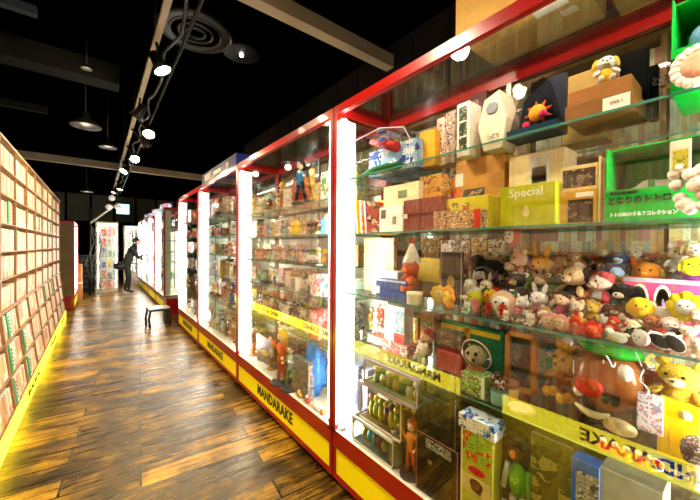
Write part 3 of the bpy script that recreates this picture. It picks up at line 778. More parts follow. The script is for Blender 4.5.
# dark blue pack with fiery burst
ya, yb = Yof(562, 1.34), Yof(512, 1.34); yc = (ya + yb) / 2; w = (yb - ya) / 2; z1 = Zof(537, 78, 1.34) - S1
t = tag(empty('blue_blister_pack', (1.34, yc, S1)), 'dark navy toy pack with a glowing orange burst and pink balls', 'toy pack')
ob('backing_card', MB().prism([(-w, .0), (w, 0), (w * .7, z1 * .75), (-w * .35, z1), (-w, z1 * .98)], .03, .04, C('081226')), t)
ob('tray', MB().box(-.06, .03, -w, w, 0, .035, C('123048', .3)), t)
m = MB()
for i in range(9): m.tube([(0, 0, z1 * .42), (.01, cos(i * .7) * .05, z1 * .42 + sin(i * .7) * .05)], [.012, .002], C('e84818'))
ob('burst_toy', m.sph((0, 0, z1 * .42), (.02, .032, .032), C('f8a818')), t)
ob('pink_ball', MB().sph((-.015, -w * .3, z1 * .36), .014, C('e03868', .2)), t); ob('pink_ball', MB().sph((-.015, w * .38, z1 * .24), .014, C('e03868', .2)), t)
ob('clear_cover', MB().prism([(-w * .95, .03), (w * .95, .03), (w * .5, z1 * .72), (-w * .4, z1 * .9)], -.045, .03, M_CLEAR), t)
carton('cardboard_box', 561, 604, 72, 1.52, S1, .12, M_CARD, 'brown cardboard box behind the white and yellow horse plush', parts=[('paper_label', .1, .25, .3, .5, M_DARK)])
b1 = carton('flat_wooden_box', 563, 632, 98, 1.26, S1, .2, C('8a5a2c'), 'flat brown box on the top shelf, lower one of two, with price card', vb=None, parts=[('price_card', .58, .95, .15, .85, M_WHITE), ('text:OVA 1', .62, .92, .35, .6, C('a05040'), .8)])
zt = Zof(598, 98, 1.26)
b2 = carton('flat_wooden_box', 566, 629, 84, 1.28, zt, .18, C('9a6430'), 'flat brown box lying on the price-carded one, under the horse plush')
plush('dog', 603, 68, 34, 1.38, 'e8e4dc', 'white plush horse with a golden mane sitting on flat brown boxes', c2='d8d0c8', c3='f0b830', rz=.35, name='plush_horse', zfloor=Zof(598, 84, 1.28))
carton('black_backdrop_card', 617, 645, 52, 1.42, S1, .03, plain('matte_black', '050505', .9, spec=.1), 'black panel standing behind the flat brown boxes', rz=0)
carton('black_backdrop_card', 646, 655, 66, 1.44, S1, .03, plain('matte_black', '050505', .9, spec=.1), 'smaller black panel next to the tall black one')
# green open carton above
def open_carton(u0, u1, vt, vb, X, z0, d, col, lab, texts, skew=0, fz=.42):
    ya, yb = Yof(u1, X), Yof(u0, X); w = (yb - ya) / 2; h = Zof((u0 + u1) / 2, vt, X) - z0
    t = tag(empty('open_carton', (X, (ya + yb) / 2, z0)), lab, 'box', 'green open fronted cartons')
    G = C(col, .35); th = .004
    ob('carton_back', MB().box(d - th, d, -w, w, 0, h, G), t)
    for s in (-1, 1): ob('carton_side', MB().box(0, d - th, s * w - (th if s > 0 else 0), s * w + (th if s < 0 else 0), 0, h, G), t)
    ob('carton_floor', MB().box(0, d - th, -w + th, w - th, 0, th, G), t)
    ob('carton_top', MB().box(.03, d - th, -w + th, w - th, h - th, h, G), t)
    f = ob('carton_front', MB().box(-th, 0, -w, w, 0, h * fz, G), t)
    for (tx, size, yf, zf, m, sx) in texts:
        text_on(tx, size, m, f, (-th - .0015, w - yf * 2 * w, zf * h), '-x', sx=sx, offset=.0008)
    return t, w, h
t, w, h = open_carton(604.5, 702, 140, 219, 1.27, S2, .22, '10a838', 'bright green open carton with Japanese lettering on the second shelf',
    [('となりのトトロ', .026, .38, .27, M_BLACK, .8), ('トトロぬいぐるみコレクション', .0135, .42, .09, M_WHITE, .8), ('STUDIO', .012, .22, .38, M_BLACK, 1.5)])
pt = tag(ob('grey_cushion_toy', MB().sph((.0, 0, .075), (.075, w * .78, .05), fur('8c8474'), 18, 12, wob=.25).sph((0, 0, .045), (.08, w * .8, .04), fur('5c5444'), 18, 10, wob=.2), loc=(1.27 + .10, (Yof(702, 1.27) + Yof(604.5, 1.27)) / 2, S2 + .005)), 'grey-brown folded plush lying inside the lower green carton', 'soft toy')
ob('strap', MB().box(-.08, -.076, -.008, .008, .0, .12, C('46603c')), pt)
ya, yb = Yof(760, 1.235), Yof(672, 1.235)
t, w, h = open_carton(668, 745, -14, 0, 1.235, S1, .24, '0cb83c', 'bright green open carton at the top corner holding blue plush',
    [('となりのトトロ', .028, .42, .17, M_BLACK, 1.0), ('TOTORO', .014, .28, .33, M_BLACK, 1.4)], fz=.45)
yy = (Yof(745, 1.235) + Yof(668, 1.235)) / 2
tag(ob('blue_plush', MB().sph((0, 0, .09), (.07, w * .8, .085), fur('5888c8'), 14, 10, wob=.4).sph((0, .02, .15), (.05, w * .4, .05), fur('7aa4dc'), 12, 8), loc=(1.235 + .11, yy, S1 + .005)), 'blue plush bundle lying inside the upper green carton', 'soft toy')
# lace heart and price card on the right
o = tag(empty('lace_heart', (1.235, Yof(694, 1.235), Zof(694, 132, 1.235)), s=.8), 'white lace frilled round cushion with a pink centre, hanging at the right', 'cushion')
o.location.z = S1 + .001; 
m = MB()
for i in range(16): m.sph((-.005, cos(i * pi / 8) * .048, .06 + sin(i * pi / 8) * .052), .017, fur('f0dcd8'), 8, 6)
ob('frill', m, o); ob('cushion_face', MB().sph((-.008, 0, .06), (.02, .042, .046), fur('e8a890')), o)
o.location.x = 1.222
o = tag(empty('white_fluffy_toy', (1.222, Yof(694, 1.222), S2)), 'white fluffy plush before the lower green carton', 'soft toy')
m = MB()
for i in range(26): m.sph((random.uniform(-.005, .012), random.uniform(-.055, .04), .02 + random.uniform(0, .12)), random.uniform(.013, .02), fur('f4e4e0'), 7, 5)
ob('fluff', m, o)
carton('price_card', 668, 690, 140, 1.215, S2, .003, C('f4ecd8'), 'hanging price card with a yellow-green picture by the green carton', cat='card', vb=172, parts=[('picture', .15, .85, .1, .7, printed('c8c040', '808830', 'e8e080', 30))])

# --- second shelf
def lean_book(u, vt, X, c, c2, lab, a, w=.012, d=.13):
    Y = Yof(u, X); h = Zof(u, vt, X) - S2
    o = ob('picture_book', MB().box(0, d, -w / 2, w / 2, 0, h, C(c), mats={'-y': printed(c, c2, 'f0e0c0', 12)}), loc=(X, Y, S2 + .001)); o.rotation_euler = (a, 0, -.25)
    ob('page_block', MB().box(.003, d + .002, -w * .3, w * .3, .003, h - .004, M_WHITE), o)
    return tag(o, lab, 'book')
lean_book(357, 199, 1.27, 'f0d020', 'f8e860', 'yellow spined book leaning, first in the row of three', -.16)
lean_book(361.5, 200, 1.265, 'e88820', 'f8f0d8', 'orange spined book leaning between the yellow and the red one', -.15)
lean_book(366, 201, 1.26, 'c04038', '401818', 'red picture book with a dark drawing leaning on two others', -.14, w=.02)
carton('white_box', 379, 402, 206.5, 1.28, S2, .12, C('f6f0e4'), 'white box with a small drawing under the cream one', parts=[('picture', .08, .3, .55, .9, C('6c5848')), ('picture', .6, .75, .3, .6, C('8c8078'))])
carton('cream_box', 383, 418, 184, 1.30, Zof(390, 206.5, 1.28), .11, C('f2e0b0'), 'cream box with a green sprig lying on the white box', parts=[('picture', .45, .7, .35, .7, C('7c8850'))])
carton('brown_box', 403, 441, 198, 1.29, S2, .13, C('7a3020'), 'chocolate brown box with a lid, next to the small white box', parts=[('lid_edge', 0, 1, .50, .53, C('3c140c')), ('sticker', .02, .12, .42, .56, M_WHITE)])
carton('picture_box', 419, 441, 175, 1.34, Zof(422, 198, 1.29), .10, printed('d89838', '804818', 'e8b860', 12), 'amber picture box lying on the chocolate brown box')
carton('orange_box', 443, 456, 179, 1.42, S2, .10, printed('e0882c', 'b85820', 'f0c070', 20), 'small orange box behind the yellow-green one', parts=[('red_label', .2, .8, .5, .75, C('c83020'))])
carton('yellow_green_box', 441, 488, 197, 1.33, S2, .10, C('d0c030'), 'wide yellow-green box with an arched picture', parts=[('picture', .08, .62, .2, .85, printed('d8c848', '6c7030', 'c86838', 22)), ('picture', .82, .92, .25, .5, M_DARK)])
carton('picture_box', 433, 445, 211, 1.25, S2, .05, printed('c89068', '60382c', 'e8c8a0', 30), 'little brown picture pack before the chocolate brown box')
carton('picture_box', 446, 480, 210, 1.25, S2, .06, printed('d0a070', '805838', 'f0d8b0', 28), 'low picture box with a red end before the yellow-green box', parts=[('red_end', .82, 1, 0, 1, C('d83c20'))])
carton('large_cardboard_box', 455, 504, 157, 1.42, S2, .20, plain('tan_card', 'c88a3c', .7, var=.12, bscale=15), 'large tan cardboard box with a dark photo panel and white tag', parts=[('photo_panel', .16, .62, .20, .58, printed('503c34', 'b8a088', '206058', 16)), ('sticker', .0, .17, .64, .82, M_WHITE), ('orange_label', .0, .14, .44, .6, C('e8782c'))])
carton('lime_box', 499.5, 555, 184, 1.25, S2, .12, C('b8bc10', .35), 'lime green box with pale script lettering and a small figure emblem', parts=[('text:Special', .22, .76, .66, .95, C('f0ecc8'), 1.0), ('emblem', .44, .56, .22, .42, C('e8d898')), ('emblem', .47, .53, .38, .5, C('e8d898'))])
carton('cream_tall_box', 508, 564, 152, 1.39, S2, .13, C('e8cc98'), 'cream cardboard box rising behind the lime green one', parts=[('white_sheet', .4, .74, .08, .95, C('d8d4d0')), ('picture', .44, .70, .35, .8, C('a8a4a8')), ('logo', .5, .64, .38, .5, M_DARK)])
zb = carton('dark_window_box', 556, 596, 190, 1.29, S2, .12, C('d09c30'), 'ochre box with a dark picture and card label, lower of two', parts=[('window', .3, .92, .05, .72, printed('38241c', '806050', '181010', 22)), ('text:LABEL', .5, .9, .76, .9, C('604028')) if False else ('sticker', .5, .92, .78, .92, M_WHITE)])
carton('dark_window_box', 560, 597, 165, 1.31, Zof(576, 190, 1.29), .10, C('dcc088'), 'pale box with a dark oval window on the ochre box', parts=[('window', .06, .94, .15, .85, printed('403028', '907860', '201814', 25))])
for i in range(3):
    carton('slim_volume', 597.5 + i * 2.3, 599.6 + i * 2.3, 156 + 2 * i, 1.30, S2, .13, C(('e8d8b0', 'c88860', 'b8a878')[i]), '%s slim volume upright between the ochre box and green carton' % ('cream', 'terracotta', 'khaki')[i], cat='book')

# --- soft toy shelf (S3)
carton('wooden_tray', 364, 394, 238, 1.42, S3, .03, printed('b08858', '705030', 'd8b878', 26), 'brown tray standing upright with vertical golden strips', rz=0, cat='tray', parts=[('golden_strip', .12, .2, .1, .8, C('e8c070')), ('golden_strip', .32, .4, .1, .8, C('e8c070')), ('golden_strip', .52, .6, .1, .8, C('e8c070')), ('golden_strip', .72, .8, .1, .8, C('e8c070'))])
carton('pale_blue_box', 372, 398, 271, 1.34, S3, .10, C('d8e0e8'), 'pale blue-white box behind the navy one on the soft toy shelf')
carton('navy_box', 376, 406, 280, 1.28, S3, .10, C('20408c'), 'navy blue box with white bands on the soft toy shelf', parts=[('white_band', 0, 1, .9, 1, C('c8d8f0')), ('white_label', .02, .15, .2, .6, C('e0e8f8'))])
t = plush('dog', 412, 271, 40, 1.34, 'd05018', 'orange-brown plush dog wearing a tall white cone hat', c2='f08840', c3='a83c10', rz=-.5, zfloor=S3)
ob('cone_hat', MB().lathe([(.24, .70), (.16, .92), (.02, 1.25)], fur('f0e4cc'), 18), t); ob('pompom', MB().sph((0, 0, 1.26), .08, fur('d02820')), t)
t = tag(ob('cream_tin', MB().lathe([(.04, 0), (.04, .045), (.041, .046), (.041, .06), (.001, .06)], C('ead8a4'), 24), loc=(1.275, Yof(415, 1.275), S3)), 'round cream tin in front of the orange-brown plush dog', 'tin')
carton('black_board', 441, 462, 252, 1.42, S3, .02, C('3c3428'), 'charcoal board with a small golden crest among the soft toys', cat='board', parts=[('frame_edge', 0, .04, 0, 1, C('b8ac90')), ('frame_edge', .96, 1, 0, 1, C('b8ac90')), ('emblem', .32, .68, .3, .55, C('a88c40'))])
carton('yellow_box', 418, 440, 258, 1.50, S3, .08, C('e8c020'), 'bright yellow box behind the cone-hatted dog', parts=[('brown_band', 0, 1, .0, .4, C('785820'))])
for i, (a, b_, vt, c) in enumerate([(422, 439, 238, 'b0882c'), (440, 455, 240, 'f4e8d0'), (456, 470, 238, 'c8a068'), (471, 487, 237, 'e0b468'), (488, 504, 239, 'd8c090')]):
    carton('picture_box', a, b_, vt, 1.58, S3, .08, printed(c, '705840', 'f8ecd0', 22), '%s box in the back row of the soft toy shelf' % ['olive domed', 'ivory', 'light brown', 'amber', 'sand coloured'][i], cat='box')
A = [
 # back
 ('seal', 489, 262, 28, 1.56, '3c3c34', 'dark grey plush seal in front of the sand coloured box', '8c8878', None, 1.0),
 ('face', 512, 236, 24, 1.60, 'e07050', 'salmon pink round plush perched at the back under the second shelf', 'f4d8c0', None, 1.0),
 ('bear', 520, 262, 38, 1.52, 'f0c0a0', 'pink-skinned plush bear in an orange dress', 'f0c0a0', 'd85c28', 1.1),
 ('rabbit', 541, 266, 44, 1.54, 'd8921c', 'golden brown plush rabbit sitting upright at the back', 'e8a838', 'e8a020', 1.0),
 ('dog', 556, 264, 34, 1.58, '9c7448', 'floppy brown plush dog behind the golden rabbit', 'c8a070', None, 1.0),
 ('bear', 604, 266, 26, 1.56, '7c5430', 'dark brown plush bear behind the red capped doll', 'd0a068', None, 1.0),
 ('penguin', 617, 268, 32, 1.53, '283858', 'navy plush penguin with a pale blue front', 'a8c8e0', None, 1.2),
 ('bear', 634, 255, 26, 1.60, 'e8d0b0', 'cream plush bear at the back beside the wooden divider', 'f4e8d8', None, 1.0),
 ('face', 603, 252, 12, 1.64, 'b89858', 'small khaki round plush at the back', 'd8c090', None, 1.0),
 ('bird' if False else 'chick', 648, 272, 28, 1.50, 'f09018', 'orange round plush chick with yellow wings', 'f8d040', 'f8d040', 1.1),
 ('seal', 640, 262, 22, 1.55, 'f07818', 'orange plush seal lying behind the orange chick', 'f8b048', None, .6),
 ('bear', 664, 262, 30, 1.56, 'e8a878', 'peach plush bear at the back of the right end', 'f4d8b8', None, 1.0),
 ('cat', 679, 256, 36, 1.52, 'f4e0cc', 'white plush cat with tall pointed ears at the back', 'f8f0e0', None, 1.0),
 ('dog', 696, 252, 34, 1.48, 'f0dcb8', 'cream floppy-eared plush dog at the right edge', 'fff4e0', 'b09058', 1.1),
 ('chick', 694, 266, 22, 1.42, 'ece020', 'lemon yellow plush chick under the cream dog', 'f0a030', None, 1.3),
 # second
 ('seal', 498, 287, 32, 1.46, '7c4c24', 'long brown plush seal lying among the pale toys', 'c88a50', None, .8),
 ('penguin', 518, 290, 34, 1.44, '1c1c20', 'black plush penguin with white belly near the green frog', 'f4f0e8', None, 1.0),
 ('frog', 524, 281, 26, 1.48, '6c8c30', 'olive green plush frog below the orange dress bear', 'c8c868', None, 1.2),
 ('doll', 541, 283, 26, 1.46, '9c6038', 'brown-haired plush doll with a green dress', 'f4cca4', '607838', 1.1),
 ('frog', 557, 282, 26, 1.48, '3c4c24', 'dark green plush frog in the middle of the heap', '788048', None, 1.0),
 ('dog', 576, 280, 50, 1.44, 'f0c898', 'tan plush puppy with black floppy ears and a red body', 'f8e0c0', '101010', 1.1),
 ('doll', 601, 286, 46, 1.42, 'd84c50', 'pink plush doll with a red cap and purple scarf', 'f8dcc8', 'f0e8f0', 1.1),
 ('cat', 622, 284, 26, 1.46, 'c88020', 'orange tabby plush cat between the doll and the black dog', 'f0c070', None, 1.0),
 ('dog', 626, 296, 44, 1.40, '181412', 'black plush dog with a broad cream muzzle', 'f8e4c8', '100e0c', 1.2),
 ('seal', 690, 276, 22, 1.46, 'a040b0', 'bright purple plush seal at the right end', 'd890d8', None, .8),
 ('bear', 676, 279, 20, 1.44, '544838', 'charcoal brown plush bear beside the purple seal', '8c7c60', None, 1.2),
 # third
 ('rabbit', 472, 285, 30, 1.44, 'f4ecd8', 'ivory plush rabbit on the left of the heap', 'f8e0d0', None, 1.0),
 ('rabbit', 487, 287, 30, 1.42, 'f4dcc0', 'peach-white plush rabbit beside the ivory one', 'f8e8d8', 'f0a050', 1.0),
 ('chick', 476, 298, 20, 1.36, 'd8e028', 'lime yellow plush chick with a smiling beak', 'f08828', None, 1.0),
 ('chick', 491, 296, 20, 1.38, 'f0b838', 'amber plush chick next to the lime one', 'f07828', None, 1.0),
 ('flower', 449, 299, 27, 1.30, 'f09c18', 'orange petalled plush flower at the front left', 'f8d050', None, 1.3),
 ('flower', 440, 294, 20, 1.34, 'f4c828', 'yellow plush flower tucked behind the orange one', 'f8e890', None, 1.3),
 ('face', 504, 304, 30, 1.33, 'ecc098', 'white round plush with a pale pink rim', 'fcf8ec', None, 1.2),
 ('cat', 523, 306, 30, 1.34, 'f0ece4', 'white plush cat in a black jacket', 'fcf4e8', '1c1c1c', 1.0),
 ('rabbit', 540, 300, 34, 1.38, 'f4ece8', 'white plush rabbit in a lilac bonnet dress', 'f8e8e0', 'b094c0', 1.2),
 ('doll', 563, 302, 32, 1.36, '2c1810', 'black-haired plush doll in a magenta dress', 'f8d0a8', 'c02868', 1.0),
 ('bear', 578, 308, 26, 1.35, 'f8dcb4', 'cream plush bear with a red shirt beside the black-haired doll', 'fcf0dc', 'd03838', 1.0),
 ('bear', 594, 310, 26, 1.36, 'f4c44c', 'honey yellow plush bear lying below the red capped doll', 'f8e090', None, 1.2),
 ('dog', 616, 312, 26, 1.36, '4c2818', 'chocolate plush dog under the broad muzzled black dog', 'e0b890', None, 1.3),
 ('chick', 641, 307, 27, 1.34, 'f8c820', 'big yellow plush chick before the pink basket box', 'f08020', None, 1.0),
 ('seal', 663, 309, 26, 1.36, 'f8f0e0', 'long white plush seal stretched before the pink basket box', 'fce8d8', None, .8),
 ('flower', 687, 307, 36, 1.32, 'f8dc20', 'large yellow plush flower with a white face', 'fcfcf0', None, 1.1),
 ('doll', 700, 317, 28, 1.30, 'e8b060', 'fair-haired plush doll at the right edge', 'fce0c0', 'e89898', 1.0),
 # front
 ('bear', 507, 318, 13, 1.27, 'f8e0c0', 'tiny white plush bear on the shelf edge below the white round plush', 'fff4e0', None, 1.3),
 ('bear', 531, 319, 15, 1.27, 'fce8d0', 'tiny pale plush bear on the shelf edge below the black jacket cat', 'fff4e0', None, 1.4),
 ('face', 546, 314, 18, 1.31, 'c89048', 'toffee coloured round plush near the shelf edge', 'e0b070', None, 1.0),
 ('face', 551, 323, 19, 1.27, 'f0a898', 'pink hooded biscuit face plush, first of a pair', 'f0c898', None, 1.1),
 ('face', 563, 325, 20, 1.26, 'e89080', 'rosy hooded biscuit face plush, second of the pair', 'f4d0a0', None, 1.1),
 ('flower', 577, 328, 19, 1.26, 'f04820', 'orange-red plush flower at the shelf edge', 'f88050', None, 1.2),
 ('flower', 593, 332, 20, 1.25, 'e03018', 'scarlet plush flower at the shelf edge beside the orange-red one', 'f86838', None, 1.3),
 ('bear', 608, 323, 22, 1.31, 'f4ece0', 'white plush bear lying near the middle of the shelf edge', 'fff8f0', 'f0e0b0', 1.2),
 ('seal', 618, 334, 18, 1.26, 'f8f4e0', 'small ivory plush seal at the edge above the green cap', 'f4e070', None, .9),
 ('bear', 634, 326, 22, 1.30, 'f4d0a8', 'beige plush bear in a dark green coat', 'f8e0c8', '205838', 1.3),
 ('face', 642, 338, 19, 1.24, 'ecdcc8', 'white round plush with a creamy face at the shelf edge', 'fcf8e8', None, 1.2),
 ('bear', 653, 322, 22, 1.32, 'b86830', 'rust brown plush bear behind the black slippers', 'e0a060', None, 1.1),
 ('face', 672, 325, 18, 1.31, 'f8c0a8', 'light pink round plush behind the black slippers', 'fcdcc8', None, 1.3),
 ('bear', 690, 333, 24, 1.28, 'f8d8b8', 'pale pink plush bear with a coral shirt by the right edge', 'fce8d8', 'f09880', 1.2),
 ('cat', 700, 346, 24, 1.25, 'f4dcc0', 'cream plush cat in the lower right corner of the heap', 'fcf0e0', None, 1.1),
 ('bear', 468, 312, 14, 1.28, 'e8f0e0', 'tiny white plush bear at the shelf edge under the lime chick', 'fcfcf0', '88c890', 1.4),
 ('doll', 510, 268, 24, 1.50, '5c3820', 'small brown-haired plush doll beside the dark grey seal', 'f0c8a0', '606830', 1.0),
 ('cat', 547, 292, 20, 1.42, '8c8c90', 'small grey plush cat in the middle of the heap', 'd8d4d0', None, 1.0),
 ('bear', 585, 296, 20, 1.40, 'b06038', 'small reddish brown plush bear beside the pink doll', 'e8b890', None, 1.0),
 ('dog', 655, 285, 18, 1.44, 'e8843c', 'small orange plush dog leaning over the pink basket box', 'f8d0a0', None, 1.2),
]
for a in A:
    kind, u, v, hp, X, c, lab, c2, c3, wd = a
    zf = S3 + (.0 if X < 1.33 else 0)
    plush(kind, u, v, hp * (.88 if kind in ('chick', 'face', 'flower', 'seal') else 1.0), X, c, lab, c2=c2, c3=c3, wide=wd * (.9 if kind in ('chick', 'face', 'flower', 'seal') else 1), zfloor=S3, rz=random.uniform(-.6, .25))
for u, lab in ((661, 'black soled slipper with a white rim, first of the pair'), (676, 'black soled slipper with a white rim, second of the pair')):
    Y = Yof(u, 1.25); t = tag(empty('slipper', (1.25, Y, S3 + .002), .0), lab, 'slipper')
    X_ = Matrix.Translation((0, 0, .028)) @ Matrix.Rotation(-.9 if u < 670 else -.6, 4, 'X') @ Matrix.Rotation(-.25, 4, 'Y')
    ob('sole', MB().sph((0, 0, 0), (.012, .02, .031), fur('f4ecdc'), 12, 8, X=X_), t); ob('sole_pad', MB().sph((-.006, 0, 0), (.011, .017, .027), fur('0c0c0e'), 12, 8, X=X_), t)
zk = Zof(655, 302, 1.42)
carton('pink_basket_box', 624, 702, 279, 1.42, S3, .07, C('e83868'), 'shocking pink box with two round amber windows', parts=[('round_window', .12, .36, .35, .9, C('f8f0c0')), ('round_window', .15, .33, .4, .85, C('c89030')), ('round_window', .42, .66, .35, .9, C('f8f0c0')), ('round_window', .45, .63, .4, .85, C('b88020')), ('striped_rim', 0, 1, .93, 1, C('a8a0a8'))])

# --- fourth shelf (S4)
def jar(u, vt, X, r, body, lid, lab, z0, contents=None):
    Y = Yof(u, X); h = Zof(u, vt, X) - z0
    t = tag(empty('jar', (X + r, Y, z0)), lab, 'jar')
    ob('jar_body', MB().lathe([(r * .9, 0), (r, .01), (r, h * .4), (r, h * .42)], C(body), 22), t)
    m = MB(); R = random.Random(4)
    for i in range(60):
        a = R.uniform(0, 6.28); rr = r * sqrt(R.random()) * .92; m.sph((rr * cos(a), rr * sin(a), h * .45 + R.uniform(0, h * .42)), r * .16, C(R.choice(contents)), 6, 5)
    ob('sweets', m, t)
    ob('clear_dome', MB().lathe([(r, h * .4), (r * 1.02, h * .65), (r * .85, h * .9), (r * .3, h * .99), (.001, h)], M_CLEAR, 22), t)
    return t
carton('window_box', 385, 405, 306, 1.40, S4 + .12, .08, C('f4f0e8'), 'tall white and red box with a pale blue picture', vb=343, parts=[('picture', .55, .95, .3, .9, printed('a8c8d0', '507880', 'e8f0f0', 30)), ('red_foot', .5, 1, 0, .28, C('d03828'))])
carton('red_white_box', 382, 408, 343, 1.38, S4, .1, printed('d86858', 'f4e8e0', '884840', 26), 'red and white printed box under the tall white one')
carton('red_brown_box', 368, 382, 336, 1.42, S4, .1, printed('c87868', '885048', 'e8d0c0', 24), 'rose brown box beside the red and white printed box')
def fig_at(u, vt, X, z0, cols, lab, pose=0, rz=0):
    Y = Yof(u, X); return figurine((X, Y, z0), (Zof(u, vt, X) - z0) / .96, *cols, lab, pose, rz)
fig_at(362, 330, 1.40, S4, ('e8e0c8', 'c8c8c8', 'b0a8a0'), 'pale grey figurine beside the lit post on the fourth shelf', 1)
fig_at(376, 312, 1.50, S4, ('f0ecd8', 'f4f0e8', 'd8d0c0'), 'white figurine behind the rose brown box', 2)
t = plush('doll', 428, 340, 34, 1.40, 'a82820', 'plush doll with a red round cap on the fourth shelf', c2='e8a878', c3='806040', rz=-.3)
plush('bear', 424, 358, 32, 1.34, 'f0e4c8', 'cream plush bear below the red-capped doll', c2='fff4e0', c3='88a060', rz=-.3, zfloor=S4)
fig_at(412, 338, 1.46, S4, ('f0d040', 'f4f4f0', '8890a0'), 'yellow-haired figurine in white between the boxes and the plush doll', 3)
carton('green_tray', 442, 505, 326, 1.52, S4, .03, C('0e7a50'), 'tall green board propped at the back of the fourth shelf', cat='board', parts=[('yellow_band', .0, .95, .82, .93, C('e8c018')), ('orange_handle', .42, .50, .55, .95, C('f0a018'))])
carton('red_basket', 437, 463, 352, 1.40, S4, .12, C('b02018'), 'red box under the green board, left of the bubble helmet toy', parts=[('lid_edge', 0, 1, .92, 1, C('d03828'))])
carton('dark_toy_box', 437, 462, 333, 1.46, S4 + .0, .05, printed('4c3c1c', 'a08040', '281c10', 24), 'dark brown picture box standing behind the red box')
# bubble helmet toy
X = 1.34; Y = Yof(477, X); D = dep(X, Y); r = 15.5 * D / F
t = tag(empty('bubble_toy', (X, Y, S4)), 'toy with a grey animal head inside a clear bubble helmet', 'toy')
zc = Zof(477, 355, X) - S4
ob('helmet', MB().sph((0, 0, zc), r, M_CLEAR, 22, 16).lathe([(r * 1.0, zc - .004), (r * 1.05, zc), (r * 1.0, zc + .004), (r * .97, zc), (r * 1.0, zc - .004)], C('e8d8b0', .2), 24, cap=False, X=Matrix.Translation((0, 0, zc)) @ Matrix.Rotation(pi / 2 - .2, 4, 'Y') @ Matrix.Translation((0, 0, -zc))), t)
h_ = ob('head', MB().sph((0, 0, zc), (r * .6, r * .7, r * .62), fur('b0a078')), t)
ob('snout', MB().sph((-r * .5, -r * .25, zc - r * .15), (r * .35, r * .28, r * .22), fur('988860')).sph((-r * .8, -r * .3, zc - r * .1), r * .12, EYE, 8, 6), t)
ob('eye', MB().sph((-r * .52, r * .25, zc + r * .15), r * .13, EYE, 8, 6).sph((-r * .56, -r * .3, zc + r * .22), r * .13, EYE, 8, 6), t)
ob('body', MB().lathe([(r * .7, 0), (r * .8, .01), (r * .55, zc - r * .95), (r * .6, zc - r * .85)], C('c87848'), 18), t)
carton('leopard_box', 462, 486, 375, 1.26, S4, .09, printed('8cb848', '1c3010', 'f0e8c0', 55), 'spotted green box on the fourth shelf in front of the bubble toy', parts=[('white_side', .86, 1, 0, 1, C('e0e8d8'))], h=.0001 + max(.03, Zof(474, 375, 1.26) - S4))
jar(497, 374, 1.25, .035, '7ca898', 'b08040', 'round jar of brown and white sweets with a green label', S4, ['6c3018', 'f0e8d8', 'a04828', '3c1c10', 'c88050'])
# orange wooden frame
X = 1.46; ya, yb = Yof(537, X), Yof(506, X); w = (yb - ya) / 2; h = Zof(520, 333, X) - S4
t = tag(empty('wooden_picture_frame', (X, (ya + yb) / 2, S4)), 'orange-brown wooden frame with a dark inside, standing on the fourth shelf', 'frame')
WF = plain('orange_wood', 'd08418', .4, var=.2, bscale=14)
for nm, a in (('side_piece', (-w, -w + .02, 0, h)), ('side_piece', (w - .02, w, 0, h)), ('top_piece', (-w, w, h - .02, h)), ('bottom_piece', (-w, w, 0, .02))):
    ob(nm, MB().box(0, .03, *a, WF), t)
ob('dark_picture', MB().box(.02, .026, -w + .02, w - .02, .02, h - .02, printed('38402c', '181810', '786838', 14)), t)
t = tag(empty('toy_hat', (1.34, Yof(511, 1.34), S4)), 'yellow pot-shaped toy with a brown brimmed top, before the wooden frame', 'toy')
ob('pot', MB().lathe([(.02, 0), (.034, .015), (.036, .045), (.03, .06)], C('d8a838'), 20), t)
ob('brim', MB().lathe([(.03, .06), (.042, .075), (.04, .082), (.02, .088), (.001, .09)], C('8c4c2c'), 20), t)
tag(ob('pink_cloth', MB().sph((0, 0, .012), (.04, .05, .013), fur('d8b8a8'), 16, 8, wob=.5), loc=(1.29, Yof(522, 1.29), S4)), 'crumpled pale pink cloth lying at the edge of the fourth shelf', 'cloth')
# lion like yarn plush
t = plush('bear', 572, 366, 66, 1.40, 'c88c1c', 'large golden yarn plush with a striped brown body', c2='d8a030', c3='84440f', rz=-.5, zfloor=S4)
m = MB()
for i in range(26):
    a = i * .2417; m.tube([(-.02, cos(a) * .12, .62 + sin(a) * .1), (0, cos(a) * .24, .62 + sin(a) * .21)], [.03, .012], fur('d89c20'), 6)
ob('yarn_mane', m, t)
# clear bag of assorted toys
X = 1.27; Y = Yof(603, X); D = dep(X, Y); k = D / F
t = tag(empty('clear_toy_bag', (X + .05, Y, S4)), 'large clear bag of toys topped by a green leaf-shaped dish', 'toy bag')
def zz(v): return Zof(603, v, X) - S4
def yy_(u): return Yof(u, X) - Yof(603, X)
ob('brown_ball', MB().sph((.02, yy_(604), zz(385)), (.06, 29 * k, 33 * k), C('a8622c', .2), 20, 14), t)
dish = MB(); m = Matrix.Translation((.01, yy_(606), zz(352))) @ Matrix.Rotation(.06, 4, 'X')
dish.sph((0, 0, 0), (.055, 28 * k, 9 * k), C('1c9c20', .15), 20, 10, X=m); ob('green_dish', dish, t)
ob('red_egg', MB().sph((-.052, yy_(591), zz(391)), (.022, 13 * k, 9.5 * k), C('d02c14', .12), 16, 10), t)
for u_, v_, r_ in ((580, 398, 6), (627, 368, 8)):
    ob('white_ball', MB().sph((-.045, yy_(u_), zz(v_)), (.016, r_ * k * .8, r_ * k), C('f4f0e4', .15), 12, 8), t)
ob('cream_banana', MB().tube([(-.05, yy_(577 + i * 7), zz(412 + 6 * sin(i * .6))) for i in range(6)], [.004, .009, .012, .012, .009, .004], C('e8d8a0', .3), 8), t)
